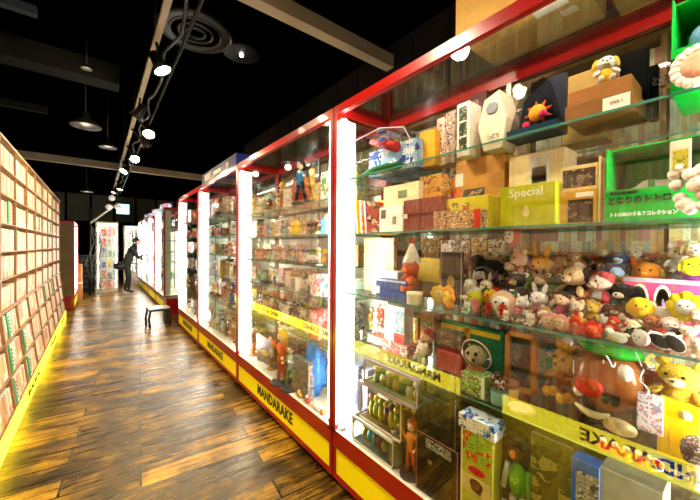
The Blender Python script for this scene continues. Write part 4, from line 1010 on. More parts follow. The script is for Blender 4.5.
ob('dark_car', MB().box(-.06, -.045, yy_(622), yy_(604), zz(398), zz(392), C('2c2018')).tube([(-.062, yy_(618), zz(399)), (-.044, yy_(618), zz(399))], 3 * k, C('181412'), 10).tube([(-.062, yy_(608), zz(399)), (-.044, yy_(608), zz(399))], 3 * k, C('181412'), 10), t)
ob('cream_glove', MB().sph((-.045, yy_(622), zz(422)), (.012, 14 * k, 8 * k), fur('f0dca0'), 10, 8), t)
ob('clear_bag', MB().sph((-.004, yy_(606), zz(388) + .0), (.074, 35 * k, 44 * k), M_CLEAR, 22, 14, wob=.35), t)
plush('seal', 655, 376, 46, 1.40, 'd85838', 'coral red plush with white trim behind the white printed pouch', c2='f8ece0', rz=-.3, wide=.55, zfloor=S4 + .05)
t = plush('bear', 683, 382, 62, 1.34, 'f0c440', 'large yellow plush bear on the fourth shelf behind the yellow bag', c2='f8e4a0', rz=-.25, wide=1.25)
carton('white_printed_pouch', 639, 666, 395, 1.27, S4 + .02, .01, printed('f4f0f8', 'e09098', '90b0e0', 34), 'white pouch printed with pink and blue figures', rz=.0, cat='pouch', vb=434)
carton('yellow_bag', 660, 704, 405, 1.28, S4, .06, C('f8c808', .4), 'plain bright yellow bag near the blue soda bottle', cat='bag')
t = tag(empty('picture_globe', (1.25, Yof(700, 1.25), S4 + .045)), 'dark round globe printed with small pictures by the right edge', 'toy')
ob('globe', MB().sph((0, 0, .05), (.03, .032, .042), printed('383028', 'd8d0c0', '905040', 60), 16, 12), t); ob('globe_rim', MB().lathe([(.02, -.045), (.02, 0), (.012, .01)], C('b8a888'), 14), t)
# soda bottle lying
X = 1.245; t = tag(empty('soda_bottle', (X + .01, Yof(668, X), S4 + .001)), 'dark blue soda bottle lying with its red, white and blue emblem', 'bottle')
NB = C('10206c', .2)
ob('bottle_body', MB().lathe([(.020, -.0), (.024, .008), (.024, .1), (.014, .125), (.012, .14)], NB, 20, X=Matrix.Translation((0, .03, .024)) @ Matrix.Rotation(pi / 2, 4, 'X')), t)
ob('emblem', MB().sph((-.0225, .014, .026), (.003, .017, .017), C('f4f4f4', .2), 14, 8).sph((-.024, .014, .031), (.003, .014, .010), C('c81c20', .2), 12, 6).sph((-.024, .014, .018), (.003, .012, .006), C('2048a8', .2), 12, 6), t)
text_on('PEPSI', .016, M_WHITE, t, (-.0252, -.03, .026), '-x', 1.1, .0006)
for i, (u, v, c, n) in enumerate([(607, 436, 'c83820', 'red'), (619, 440, 'e87828', 'orange'), (631, 445, 'f0b028', 'amber'), (643, 449, 'd04c30', 'brick red'), (655, 453, 'f0c848', 'light yellow')]):
    X = 1.238; Y = Yof(u, X)
    tag(ob('small_ball_toy', MB().sph((0, 0, .016), (.014, .018, .016), C(c, .3), 12, 8, wob=.3).sph((0, .004, .034), .009, C('f8d8a8'), 8, 6), loc=(X + .004, Y, S4)), '%s little ball toy at the edge of the fourth shelf' % n, 'toy')

# --- floor of the nearest case (deck)
DK = Z_DK + .004
carton('violet_box', 350, 368, 367, 1.44, DK, .1, C('b0a8d0', .4), 'tall pale violet box beside the light tube', parts=[('white_stripe', .1, .9, .85, .9, M_WHITE), ('picture', .2, .8, .2, .5, C('8078b8'))])
def clear_case(u0, u1, vt, z0, X, d, lab, goods, rim='b8a8c0', base='304838', nm='clear_toy_case'):
    ya, yb = Yof(u1, X), Yof(u0, X); w = (yb - ya) / 2; h = Zof((u0 + u1) / 2, vt, X) - z0
    t = tag(empty(nm, (X, (ya + yb) / 2, z0)), lab, 'toy case')
    ob('base_tray', MB().box(0, d, -w, w, 0, .012, C(base)), t)
    ob('back_card', MB().box(d - .006, d - .002, -w + .004, w - .004, .012, h * .95, printed(base, goods[0], '181818', 16)), t)
    ob('clear_shell', MB().box(0, d, -w, w, .012, h - .008, M_CLEAR), t)
    m = MB(); rr = C(rim, .25)
    for s in (-1, 1): m.box(-.004, d, s * w - .004, s * w + .004, h - .014, h, rr); m.box(-.002, .004, s * w - .003, s * w + .003, .012, h - .014, rr)
    m.box(-.008, .004, -w, w, h - .016, h, rr); m.box(-.006, .004, -w, w, .0, .012, rr); ob('lid_rim', m, t)
    R = random.Random(int(u0)); n = 7
    for i in range(n):
        y = -w * .75 + i * w * 1.5 / (n - 1); c = goods[i % len(goods)]
        ob('small_toy', MB().lathe([(w * .10, 0), (w * .12, h * .2), (w * .07, h * .4)], C(c), 10, c=(d * .4, y), X=Matrix.Translation((0, 0, .012))).sph((d * .4, y, h * .5 + .012), w * .12, C(goods[(i + 1) % len(goods)]), 8, 6), t)
    return t, h
t, h1 = clear_case(354, 394, 428, DK, 1.226, .17, 'lowest clear toy case with dark green backing and small figures', ['5c9088', '48c0d0', 'b8a838', 'a06048'], 'd8d8d0')
t, h2 = clear_case(361, 402, 391, DK + h1, 1.24, .15, 'middle clear toy case holding yellow-green dolls', ['d8c818', '98a818', 'e8d838', '805828'], 'e8dcc8', '6c5818')
t, h3 = clear_case(365, 418, 368, DK + h1 + h2, 1.228, .16, 'top clear toy case with a lilac rim, above the yellow dolls', ['a0a030', 'd8d8b0', '607838', 'e0c860'], 'c0a8c8', '788050')
X = 1.275; t = tag(empty('bagged_toy', (X, Yof(398, X), DK), .3), 'upright bagged toy with rainbow print beside the lowest clear case', 'toy')
hh = Zof(398, 428, X) - DK
ob('printed_roll', MB().lathe([(.035, 0), (.04, .02), (.042, hh * .6), (.03, hh * .85), (.001, hh * .9)], printed('788058', 'b05838', '4c88a0', 20), 18), t)
ob('clear_bag', MB().lathe([(.042, 0), (.05, .02), (.052, hh * .6), (.035, hh * .93), (.001, hh)], M_CLEAR, 18), t)
fig_at(413, 420, 1.275, DK, ('d86818', 'e89030', 'b85020'), 'orange-haired figurine standing beside the rainbow bagged toy', 1)
carton('black_box', 417, 452, 398, 1.36, DK, .12, printed('14140e', '383c28', '504c38', 10), 'large black box with a faint picture behind the pink-edged one')
o = carton('black_case', 418, 460, 442, 1.228, DK, .10, C('0c0c0a', .25), 'black box outlined in pink with a grey picture on top', parts=[('pink_edge', 0, .02, 0, 1, C('a06868')), ('pink_edge', .98, 1, 0, 1, C('a06868')), ('pink_edge', 0, 1, .985, 1, C('a06868')), ('picture', .25, .85, .80, .95, printed('90948c', '303430', 'd8d8c8', 25)), ('logo', .3, .42, .55, .62, C('706858'))])
o = carton('tall_green_box', 463, 495, 434, 1.228, DK, .08, C('b8b838'), 'tall green and tan box with a red oval badge', parts=[
  ('picture', .06, .94, .70, .98, printed('98c030', 'd82818', 'c8d848', 14)), ('picture', .06, .94, .38, .54, C('d8c078')), ('logo', .25, .78, .575, .65, C('c81828', .2)), ('text:Toys' if False else 'white_squiggle', .36, .68, .605, .615, M_WHITE), ('round_window', .3, .72, .42, .53, C('3c2010')), ('picture', .34, .68, .40, .46, C('e0a880')), ('cream_edge', 0, .06, 0, 1, C('e8e0b0'))])
zt = Zof(477, 434, 1.228)
carton('blue_white_pack', 460, 497, 421, 1.222, zt, .09, printed('f4f4f0', '1850a8', '90b8e0', 16), 'white and blue pack lying on top of the tall green box')
# robot in a clear capsule
X = 1.27; Y = Yof(517, X); hh = Zof(517, 440, X) - DK; t = tag(empty('capsule_robot', (X + .03, Y, DK)), 'green and white robot toy in a clear rounded capsule', 'toy')
m = MB(); G = C('58a828', .25); Wt = C('e8e8e0', .2)
m.tube([(0, .02, 0), (0, .018, hh * .45)], [.016, .013], Wt); m.tube([(0, -.02, 0), (0, -.018, hh * .45)], [.016, .013], Wt)
m.sph((0, 0, hh * .6), (.028, .036, hh * .16), G, 12, 8); m.tube([(0, .04, hh * .72), (-.015, .052, hh * .5)], .012, Wt); m.tube([(0, -.04, hh * .72), (-.015, -.052, hh * .5)], .012, G)
ob('body', m, t); ob('head', MB().sph((0, 0, hh * .84), (.024, .026, .028), C('3c2418', .2), 12, 8), t)
ob('orange_visor', MB().sph((-.02, .012, hh * .84), (.012, .012, .018), C('e8802c', .15), 10, 6), t)
ob('clear_capsule', MB().lathe([(.04, 0), (.062, .02), (.066, hh * .5), (.055, hh * .85), (.03, hh * .97), (.001, hh)], M_CLEAR, 22), t)
carton('olive_case', 533, 578, 441, 1.28, DK, .14, printed('4c5420', '2c3010', '8c8c40', 9), 'olive green picture box with stair pattern behind the blue-edged box', parts=[('ochre_label', .72, .98, .55, .64, C('a89838'))])
carton('blue_frame_box', 574, 603, 464, 1.24, DK, .06, C('1c60b8', .3), 'box with a thick blue frame and grey printed panel', parts=[('panel', .18, .98, .0, .93, printed('9c9888', '484840', 'c8c4b0', 30))])
carton('grey_box', 603, 668, 482, 1.245, DK, .12, C('a0a08c', .4), 'plain pale grey box at the bottom beside the blue-framed box')
carton('brown_box', 430, 470, 405, 1.50, DK, .1, C('1c180f'), 'very dark box at the back under the fourth shelf')
carton('dark_green_box', 497, 530, 408, 1.50, DK, .12, printed('28301a', '4c5828', '141810', 8), 'dark green picture box behind the capsule robot')
carton('dark_brown_box', 580, 690, 420, 1.48, DK, .12, printed('2c2414', '4c3c20', '181410', 8), 'dark brown picture box at the back of the lowest level')

# ------------------------------------------------------------------ goods in the other cases
ORD = ['first', 'second', 'third', 'fourth', 'fifth', 'sixth', 'seventh', 'eighth', 'ninth', 'tenth', 'eleventh', 'twelfth', 'thirteenth', 'fourteenth', 'fifteenth', 'sixteenth', 'seventeenth', 'eighteenth', 'nineteenth', 'twentieth', 'twenty-first', 'twenty-second', 'twenty-third', 'twenty-fourth', 'twenty-fifth']
NTH = ['first', 'second', 'third', 'fourth', 'fifth', 'sixth', 'seventh', 'eighth', 'ninth', 'tenth', 'eleventh']
LEV = ['top shelf', 'second shelf', 'third shelf', 'fourth shelf', 'fifth shelf', 'floor']
CASEN = ['nearest', 'second', 'third', 'fourth', 'fifth', 'sixth', 'seventh', 'farthest']
PAL = [('white', 'f4f0e8'), ('cream', 'ecdcb8'), ('red', 'c03828'), ('yellow', 'e8c030'), ('black', '1c1a1a'), ('brown', '7c4c28'), ('blue', '3068b0'), ('green', '4c8840'), ('orange', 'e08030'), ('pink', 'e8a0a8'), ('grey', '8c8880'), ('tan', 'c89860')]
def fill(ci, shelves, n, seed, rows=1, weights=None):
    y0, y1 = cases[ci][0] + .09, cases[ci][1] - .09
    R = random.Random(seed)
    levs = [(z, i) for i, z in enumerate(shelves)] + [(DK, 5)]
    tops = [Z_GT] + shelves
    for li, (z, lv) in enumerate(levs):
        room = (tops[li] - z) - .03; room = min(room, .34)
        nn = n
        for row in range(rows):
            for j in range(nn):
                if ci == 1 and row == 0 and ((lv == 5 and j < 6) or (lv in (0, 1) and j in (1, 2))): continue
                y = y0 + (j + .5 + R.uniform(-.12, .12)) * (y1 - y0) / nn; x = (1.27 if row == 0 else 1.46) + R.uniform(0, .05)
                wmax = (y1 - y0) / nn * .42
                cn, c = R.choice(PAL[:4] + PAL[:3] + PAL); cn2, c2 = R.choice(PAL); cn3, c3 = R.choice(PAL)
                kind = R.choice(['box', 'box', 'fig', 'fig', 'fig', 'win', 'plush', 'cap', 'bust'])
                if row == 1: kind = R.choice(['box', 'box', 'win', 'fig'])
                h = room * R.uniform(.5, .85)
                where = '%s from the near post, %s%s, %s red case' % (NTH[min(j, 10)], 'back row of ' if row else '', LEV[lv], CASEN[ci])
                g = 'goods on the %s of the %s red case' % (LEV[lv], CASEN[ci])
                if kind == 'box' or kind == 'win':
                    bh = h; bw = min(wmax, h * .6) * R.uniform(.7, 1)
                    o = ob('toy_box', MB().box(0, .11, -bw, bw, 0, bh, printed(c, c2, c3, 16)), loc=(x, y, z), rz=R.uniform(-.1, .25)); tag(o, '%s toy box, %s' % (cn, where), 'box', g)
                    if ci < 4:
                        if kind == 'win': ob('picture', MB().box(-.001, 0, -bw * .75, bw * .75, bh * .2, bh * .85, printed(c3, 'e8e0d0', c2, 30)), o)
                        else: ob('label', MB().box(-.001, 0, -bw * .6, bw * .6, bh * .7, bh * .9, C(c3)), o)
                elif kind == 'fig':
                    o = figurine((x + .04, y, z), min(h * 1.1, .3), c2, c, c3, '%s clad figurine, %s' % (cn, where), R.randint(0, 3), R.uniform(-.5, .6), g, base=R.choice(['303030', 'e8e4da', 'b88848']))
                elif kind == 'plush':
                    plush(R.choice(['bear', 'cat', 'rabbit', 'dog']), 0, 0, 0, x + .05, c, '%s soft toy, %s' % (cn, where), c2='f4e8d4', Y=y, Z=z, hh=min(h, .2), rz=R.uniform(-.4, .3), group=g)
                elif kind == 'cap':
                    t = tag(empty('capsule_toy', (x + .04, y, z)), '%s toy in a clear tube, %s' % (cn, where), 'toy', g); r = min(wmax, .045)
                    ob('toy', MB().lathe([(r * .6, .01), (r * .7, h * .4), (r * .3, h * .6)], C(c), 10).sph((0, 0, h * .68), r * .5, C(c2), 8, 6), t)
                    if ci < 4: ob('clear_tube', MB().lathe([(r, .0), (r, h * .92), (r * .8, h)], M_CLEAR, 14), t)
                else:
                    t = tag(empty('bust_statue', (x + .05, y, z)), '%s bust statue, %s' % (cn, where), 'statue', g); r = min(wmax, .06)
                    ob('plinth', MB().lathe([(r, 0), (r, .02), (r * .7, .03), (r * .5, h * .3)], C('40382c'), 12), t)
                    ob('bust', MB().sph((0, 0, h * .42), (r * .6, r * .95, h * .2), C(c), 10, 8, wob=.4).sph((0, 0, h * .76), (r * .5, r * .5, h * .19), C(c2), 10, 8, wob=.3), t)
fill(1, cases[1][2], 10, 11, rows=2)
fill(2, cases[2][2], 8, 22, rows=2)
fill(3, cases[3][2], 6, 33)
for q in (4, 5, 6, 7): fill(q, cases[q][2], 4, 40 + q)
# more goods behind the ones named above in the nearest case
R0 = random.Random(77)
def back_row(z, top, u0, u1, n, X, word, dark=False):
    y1, y0 = Yof(u0, X), Yof(u1, X)
    for j in range(n):
        y = y1 + (j + .5) * (y0 - y1) / n; w = (y1 - y0) / n * .44
        cn, c = R0.choice([q for q in PAL if not dark or q[0] in ('black', 'brown', 'green', 'tan', 'red', 'grey')]); c2 = R0.choice(PAL)[1]; c3 = R0.choice(PAL)[1]
        h = (top - z) * R0.uniform(.45, .8)
        lab = '%s from the lit post, %s, nearest case' % (NTH[j], word)
        if R0.random() < .6:
            o = ob('toy_box', MB().box(0, .09, -w, w, 0, h, printed(c, c2, c3, 18)), loc=(X, y, z), rz=R0.uniform(-.15, .15)); tag(o, '%s printed box, %s' % (cn, lab), 'box', 'back row goods of the nearest case')
            ob('picture', MB().box(-.001, 0, -w * .7, w * .7, h * .25, h * .8, printed(c3, c2, 'e8e0d0', 34)), o)
        else:
            figurine((X + .03, y, z), min(h * 1.1, .26), c2, c, c3, '%s clad figurine, %s' % (cn, lab), R0.randint(0, 3), R0.uniform(-.3, .6), 'back row goods of the nearest case')
back_row(S4, S3, 352, 505, 9, 1.58, 'back of the fourth shelf')
back_row(S4, S3, 540, 690, 7, 1.58, 'far end of the fourth shelf')
back_row(DK, S4 - .1, 372, 600, 10, 1.60, 'back of its floor', True)
back_row(S1, Z_GT - .08, 345, 470, 7, 1.58, 'back of the top shelf')
back_row(S2, S1, 345, 400, 5, 1.58, 'back of the second shelf')
# small soft toys filling the heap
PC = [('navy', '1c2c50'), ('scarlet', 'c82818'), ('jet black', '141414'), ('snow white', 'f8f4ec'), ('chestnut', '7c3c1c'), ('golden', 'e0a020'), ('olive', '586820'), ('rose', 'e07888'), ('lilac', 'a078b0'), ('teal', '207060'), ('caramel', 'b87838')]
ki = 0
for row, (X, v0, hp) in enumerate(((1.60, 262, 24), (1.50, 281, 22), (1.40, 300, 20), (1.30, 318, 17))):
    u = 468 + row * 3; ki = 0
    while u < 700:
        kind = R0.choice(['bear', 'cat', 'dog', 'doll', 'penguin', 'rabbit', 'bear']); cn, c = R0.choice(PC); c3 = R0.choice(PC)[1]
        v = v0 + (u - 560) * (.02, .06, .10, .13)[row]
        k_ = len([1 for _ in ()])
        plush(kind, u, v, hp * R0.uniform(.85, 1.15), X, c, '%s small plush %s, %s from the left in the %s row of the heap' % (cn, kind, ORD[ki], ('rear', 'upper', 'lower', 'front')[row]), c2=R0.choice(['f8e8d0', 'f4c898', 'fcf4e8', 'd8a878']), c3=c3, zfloor=S3, wide=R0.uniform(.95, 1.25), rz=R0.uniform(-.8, .5), name='small_plush_' + kind, group='small soft toys in the heap', roll=R0.uniform(-.5, .5))
        u += R0.uniform(9.5, 14); ki += 1
# chosen pieces of the second case
def Y2(u): return Yof(u, 1.26)
def fig2(u, vt, z, cols, lab, pose=1, rz=.2, X=1.25): 
    figurine((X, Yof(u, X), z), (Zof(u, vt, X) - z) / .96, *cols, lab, pose, rz, 'chosen figurines of the second red case')
carton('dark_picture_box', 257, 275, 338, 1.32, DK, .12, printed('5c4420', '28301c', 'b08838', 14), 'dark brown and green picture box on the floor of the second case', parts=[('label', .3, .6, .3, .5, C('e8c868'))])
fig2(282, 330, DK, ('f0b818', 'e86828', 'd84c18'), 'orange clad figurine with yellow hair beside the blue bag', 1)
fig2(291, 344, DK, ('3c3830', '889890', '507848'), 'grey and green figurine just before the blue bag', 2)
fig2(300, 160, 1.87, ('181418', '3888b8', '181c28'), 'black-haired figurine in a pale blue coat on the top shelf, second case', 2)
fig2(311, 168, 1.87, ('c89838', 'a87828', '886020'), 'bronze gold figurine beside the blue-coated one, second case', 1)
for i, (u, c, n) in enumerate([(296, 'f0c020', 'yellow'), (303, 'e8842c', 'orange'), (310, '282420', 'black'), (317, 'f0a020', 'amber'), (323, '3c78b0', 'blue')]):
    plush(['chick', 'bear', 'cat', 'dog', 'bear'][i], 0, 0, 0, 1.27 + .04 * (i % 2), c, '%s soft toy beside the near post on the second shelf, second case' % n, c2='f8e0b0', Y=Yof(u, 1.27), Z=1.63, hh=.13)
m = tag(ob('blue_bag', MB().sph((0, 0, .19), (.08, .13, .20), C('2878c8', .2), 16, 12, wob=.5).sph((0, .02, .39), (.03, .05, .05), C('3c8cd8', .2), 10, 8, wob=.5), loc=(1.36, Yof(315, 1.36), DK)), 'crinkled bright blue bag on the floor of the second case', 'bag')
carton('figure_pack', 293, 309, 360, 1.25, DK, .05, printed('98a0a0', 'c06838', '404850', 22), 'grey blister pack with an orange toy leaning before the blue bag')
for i, (u, c, n) in enumerate([(300, 'e8b838', 'yellow'), (308, 'c83828', 'red'), (316, 'e8d8c0', 'ivory'), (323, 'b86838', 'rust'), (283, '303030', 'black'), (277, 'f0f0f0', 'white')]):
    X = 1.235; tag(ob('small_ball_toy', MB().sph((0, 0, .022), (.018, .03, .022), C(c), 10, 7, wob=.3).sph((0, .012, .045), .014, C('f0c8a0'), 8, 6), loc=(X, Yof(u, X), DK)), '%s tiny toy along the front edge of the second case floor' % n, 'toy')
# ------------------------------------------------------------------ ceiling: beams, track, lamps
def XofCeil(u, v, Z):     # height Z above the floor, ceiling point seen at u,v
    hz = 245 + (u - 98) * .006; D = F * (Z - H) / (hz - v); a = TH + atan((u - 350) / F)
    # D = depth along the view axis
    r = D / cos(a - TH); return r * sin(a), r * cos(a)
M_BEAM = plain('pale_beam', '8c7c60', .6, var=.15, bscale=4)
M_DBEAM = plain('dim_beam', '14130d', .8, spec=.1)
M_BLUEB = plain('bluish_duct', '1c262c', .6, spec=.2)
def beam(n, y, z, x0, x1, w, h, m):
    return struct(n, MB().box(x0, x1, y - w / 2, y + w / 2, z, z + h, m))
beam('beam_1', 2.27, 3.30, -1.6, 2.28, .10, .12, M_BEAM)
beam('beam_2', 9.25, 3.30, -4.1, 4.5, .12, .14, M_BEAM)
beam('beam_3', 4.75, 3.42, -4.1, .2, .25, .22, M_DBEAM)
beam('beam_4', 3.75, 3.45, -4.1, -.4, .07, .07, M_BLUEB)
beam('beam_5', 6.6, 3.5, -4.1, -.6, .08, .1, M_DBEAM)
TX, TZ = .372, 3.18
tr = tag(empty('lighting_track', (TX, 6, TZ)), 'long pale ceiling track carrying the spotlights above the aisle', 'lighting track')
ob('rail', MB().box(-.022, .022, -5.6, 7.5, 0, .035, M_BEAM), tr)
cb = MB(); pts = []
for i in range(60): pts.append((.12 + .03 * sin(i * 1.3), -5.6 + i * .22, .05 + .03 * sin(i * 2.1)))
cb.tube(pts, .014, M_DARK, 6); ob('cable', cb, tr)
cb = MB(); cb.tube([(.21, -5.6, .1), (.21, 7.4, .1)], .014, M_DARK, 8); ob('conduit', cb, tr)
for i in range(7):
    ob('hanger', MB().tube([(0, -4.8 + i * 1.9, .035), (0, -4.8 + i * 1.9, CZ - TZ)], .008, M_DARK, 6), tr)
def add_light(kind, name, loc, energy, color, target=None, size=.1, angle=90, blend=.6):
    L = bpy.data.lights.new(name, kind); L.energy = energy; L.color = color
    if kind == 'SPOT': L.spot_size = radians(angle); L.spot_blend = blend; L.shadow_soft_size = size
    elif kind == 'POINT': L.shadow_soft_size = size
    o = bpy.data.objects.new(name, L); COL.objects.link(o); o.location = loc
    if target is not None:
        o.rotation_euler = (Vector(target) - Vector(loc)).to_track_quat('-Z', 'Y').to_euler()
    return o
WARM = (1.0, .80, .55)
spots = [ # u, v, aim, energy, label
 (162, 70, (1.3, 2.6, 1.1), 130, 'nearest track spotlight, its lamp glaring white under the rail'),
 (137, 116, (-.62, 5.2, 1.4), 170, 'second track spotlight, dim shade with a bright edge'),
 (149, 134, (.1, 2.6, .2), 60, 'track spotlight with a yellow glow, above the round warm one'),
 (147, 146, (1.2, 6.0, 1.2), 100, 'small white track spotlight just below the yellow glowing one'),
 (135, 159, (.0, 3.0, .2), 60, 'round warm track spotlight hanging over the pale cross beam'),
 (124, 171, (-.62, 6.8, 1.3), 100, 'small track spotlight beside the pale cross beam'),
 (120, 189, (.1, 10, 0), 80, 'small white track spotlight beyond the cross beam'),
 (114, 192, (-.4, 10.8, 1.5), 80, 'farthest track spotlight, next to the white diagonal strut'),
]
for i, (u, v, aim, en, lab) in enumerate(spots):
    Z = TZ - .20
    x, y = XofCeil(u, v, Z)
    x = min(max(x, TX - .05), TX + .35)
    # keep on the line of sight in depth
    d = (Vector(aim) - Vector((x, y, Z))).normalized()
    t = tag(empty('track_spotlight', (x, y, Z)), lab, 'spotlight', 'spotlights on the ceiling track')
    R = d.to_track_quat('Z', 'Y').to_matrix().to_4x4()
    ob('lamp_shade', MB().lathe([(.03, -.14), (.045, -.13), (.05, -.04), (.072, .02), (.066, .02), (.045, -.03)], M_DARK, 16, X=R), t)
    ob('lamp_face', MB().lathe([(.0001, .004), (.063, .012), (.0001, .014)], M_LAMP, 16, X=R), t)
    ob('bracket', MB().tube([(0, 0, -.0), (TX - x, 0, .2)], .012, M_DARK, 6), t)
    add_light('SPOT', 'spotlight_beam', Vector((x, y, Z)) + d * .03, en, WARM, aim, .06, 95, .7)
# first lamp shows mirrored; the rest are unseen, added to light cases and bookcases
for (y, aim, en) in ((1.34, (1.35, 1.1, .9), 110), (.6, (-.62, 4.0, 1.5), 190), (-.3, (1.35, .1, 1.0), 130), (.3, (-.62, .6, 1.4), 120)):
    t = tag(empty('track_spotlight', (TX, y, TZ - .2)), 'track spotlight %.0f cm along the rail from the camera, above the frame' % (y * 100) if False else {1.34: 'track spotlight just ahead of the camera, aimed at the nearest case', .3: 'added unseen track spotlight over the camera, aimed at the mirrored bookcase', .6: 'added unseen track spotlight straight over the camera, aimed down the tall bookcase', -.3: 'added unseen track spotlight behind the camera, aimed at the nearest case'}[y], 'spotlight', 'spotlights on the ceiling track')
    d = (Vector(aim) - Vector((TX, y, TZ - .2))).normalized(); R = d.to_track_quat('Z', 'Y').to_matrix().to_4x4()
    ob('lamp_shade', MB().lathe([(.03, -.14), (.045, -.13), (.05, -.04), (.072, .02), (.066, .02), (.045, -.03)], M_DARK, 16, X=R), t)
    ob('lamp_face', MB().lathe([(.0001, .004), (.063, .012), (.0001, .014)], M_LAMP, 16, X=R), t)
    ob('bracket', MB().tube([(0, 0, 0), (0, 0, .2)], .012, M_DARK, 6), t)
    add_light('SPOT', 'spotlight_beam', Vector((TX, y, TZ - .2)) + d * .03, en, WARM, aim, .06, 110, .7)
M_REFL = plain('self_glowing_reflector', 'e8d8b0', .3, emit=3)  # bulb light on the reflector is put in as its own emission
def pendant(u, v, Z, r, lab, bright=1.0):
    x, y = XofCeil(u, v, Z)
    t = tag(empty('pendant_lamp', (x, y, Z)), lab, 'pendant lamp')
    ob('lamp_shade', MB().lathe([(r, 0), (r * .97, r * .12), (r * .55, r * .5), (r * .2, r * .75), (r * .18, r * 1.0), (.001, r * 1.02)], M_DARK, 24), t)
    ob('reflector', MB().lathe([(r * .93, .004), (r * .5, r * .3), (.001, r * .34)], M_REFL, 24), t)
    ob('bulb', MB().sph((0, 0, r * .18), r * .14, emis('pendant_bulb', (1, .85, .6), 12), 10, 8), t)
    ob('cord', MB().tube([(0, 0, r), (0, 0, CZ - Z)], .006, M_DARK, 6), t)
    add_light('POINT', 'pendant_glow', (x, y, Z - .06), 1.5 * bright, WARM, size=.05)
pendant(86, 127, 2.95, .15, 'dark pendant lamp with a shining reflector, left of the track')
pendant(108, 148, 2.95, .11, 'smaller pendant lamp behind the shining one, nearer the track')
pendant(87, 192, 2.75, .12, 'far pendant lamp hanging on a long cord before the back wall')
pendant(87, 70, 3.4, .05, 'faint small lamp high up under the dark cross beam')
# round ceiling grille
x, y = XofCeil(196, 32, CZ)
t = tag(empty('ceiling_grille', (x, y, CZ)), 'round ribbed air grille in the black ceiling beside the track', 'air grille')
for i, r in enumerate((.34, .25, .16, .08)):
    ob('ring', MB().lathe([(r, -.03), (r + .012, -.05), (r + .045, -.01)], plain('grille_metal', '1a1713', .4, .2), 28), t)
x, y = XofCeil(241, 54, CZ)
t = tag(empty('ceiling_downlight', (x, y, CZ)), 'tiny recessed downlight with a dark disc in the ceiling', 'downlight')
ob('disc', MB().lathe([(.22, -.012), (.2, -.02), (.001, -.022)], plain('disc_metal', '0c0b0a', .5), 24), t)
ob('lamp_face', MB().sph((0, 0, -.03), .022, emis('tiny_lamp', (1, .95, .85), 40), 8, 6), t)
# ------------------------------------------------------------------ far end
def at_floor(u, v):
    D = F * H / (v - 245 - (u - 98) * .006); a = TH + atan((u - 350) / F); r = D / cos(a - TH); return r * sin(a), r * cos(a)
M_WFR = plain('white_frame', 'd8ccb0', .5)
M_BLU = emis('exit_sign_face', (.35, .9, .95), 2.2)
x, y = -.25, 13.6
t = tag(empty('exit_sign', (-.34 + .6, 13.4, 0)), 'small glowing blue-green emergency exit sign above the far display cabinets', 'exit sign')
xs = .30; zs = 2.85
t.location = (0, 0, 0)
ax, ay = 14.0 * tan(TH + atan((123 - 350) / F)), 14.0
t.location = (ax, ay, 0); zc = Zof(123, 209, ax)
ob('housing', MB().box(-.19, .19, 0, .07, zc - .18, zc + .18, M_WHITE), t)
k = ob('sign_face', MB().box(-.18, .18, -.006, 0, zc - .17, zc + .17, M_BLU), t)
m = MB(); W = emis('pictogram_white', (1, 1, 1), 2.5)
m.box(.02, .12, -.012, -.006, zc - .12, zc + .12, W); m.sph((-.02, -.01, zc + .08), (.025, .005, .025), W, 8, 6)
m.tube([(-.03, -.01, zc + .05), (-.05, -.01, zc - .03), (-.02, -.01, zc - .11)], .014, W, 6); m.tube([(-.05, -.01, zc - .03), (-.12, -.01, zc - .1)], .014, W, 6)
ob('pictogram', m, k)
ob('bracket', MB().tube([(0, .03, zc + .18), (0, .03, CZ)], .01, M_DARK, 6), t)
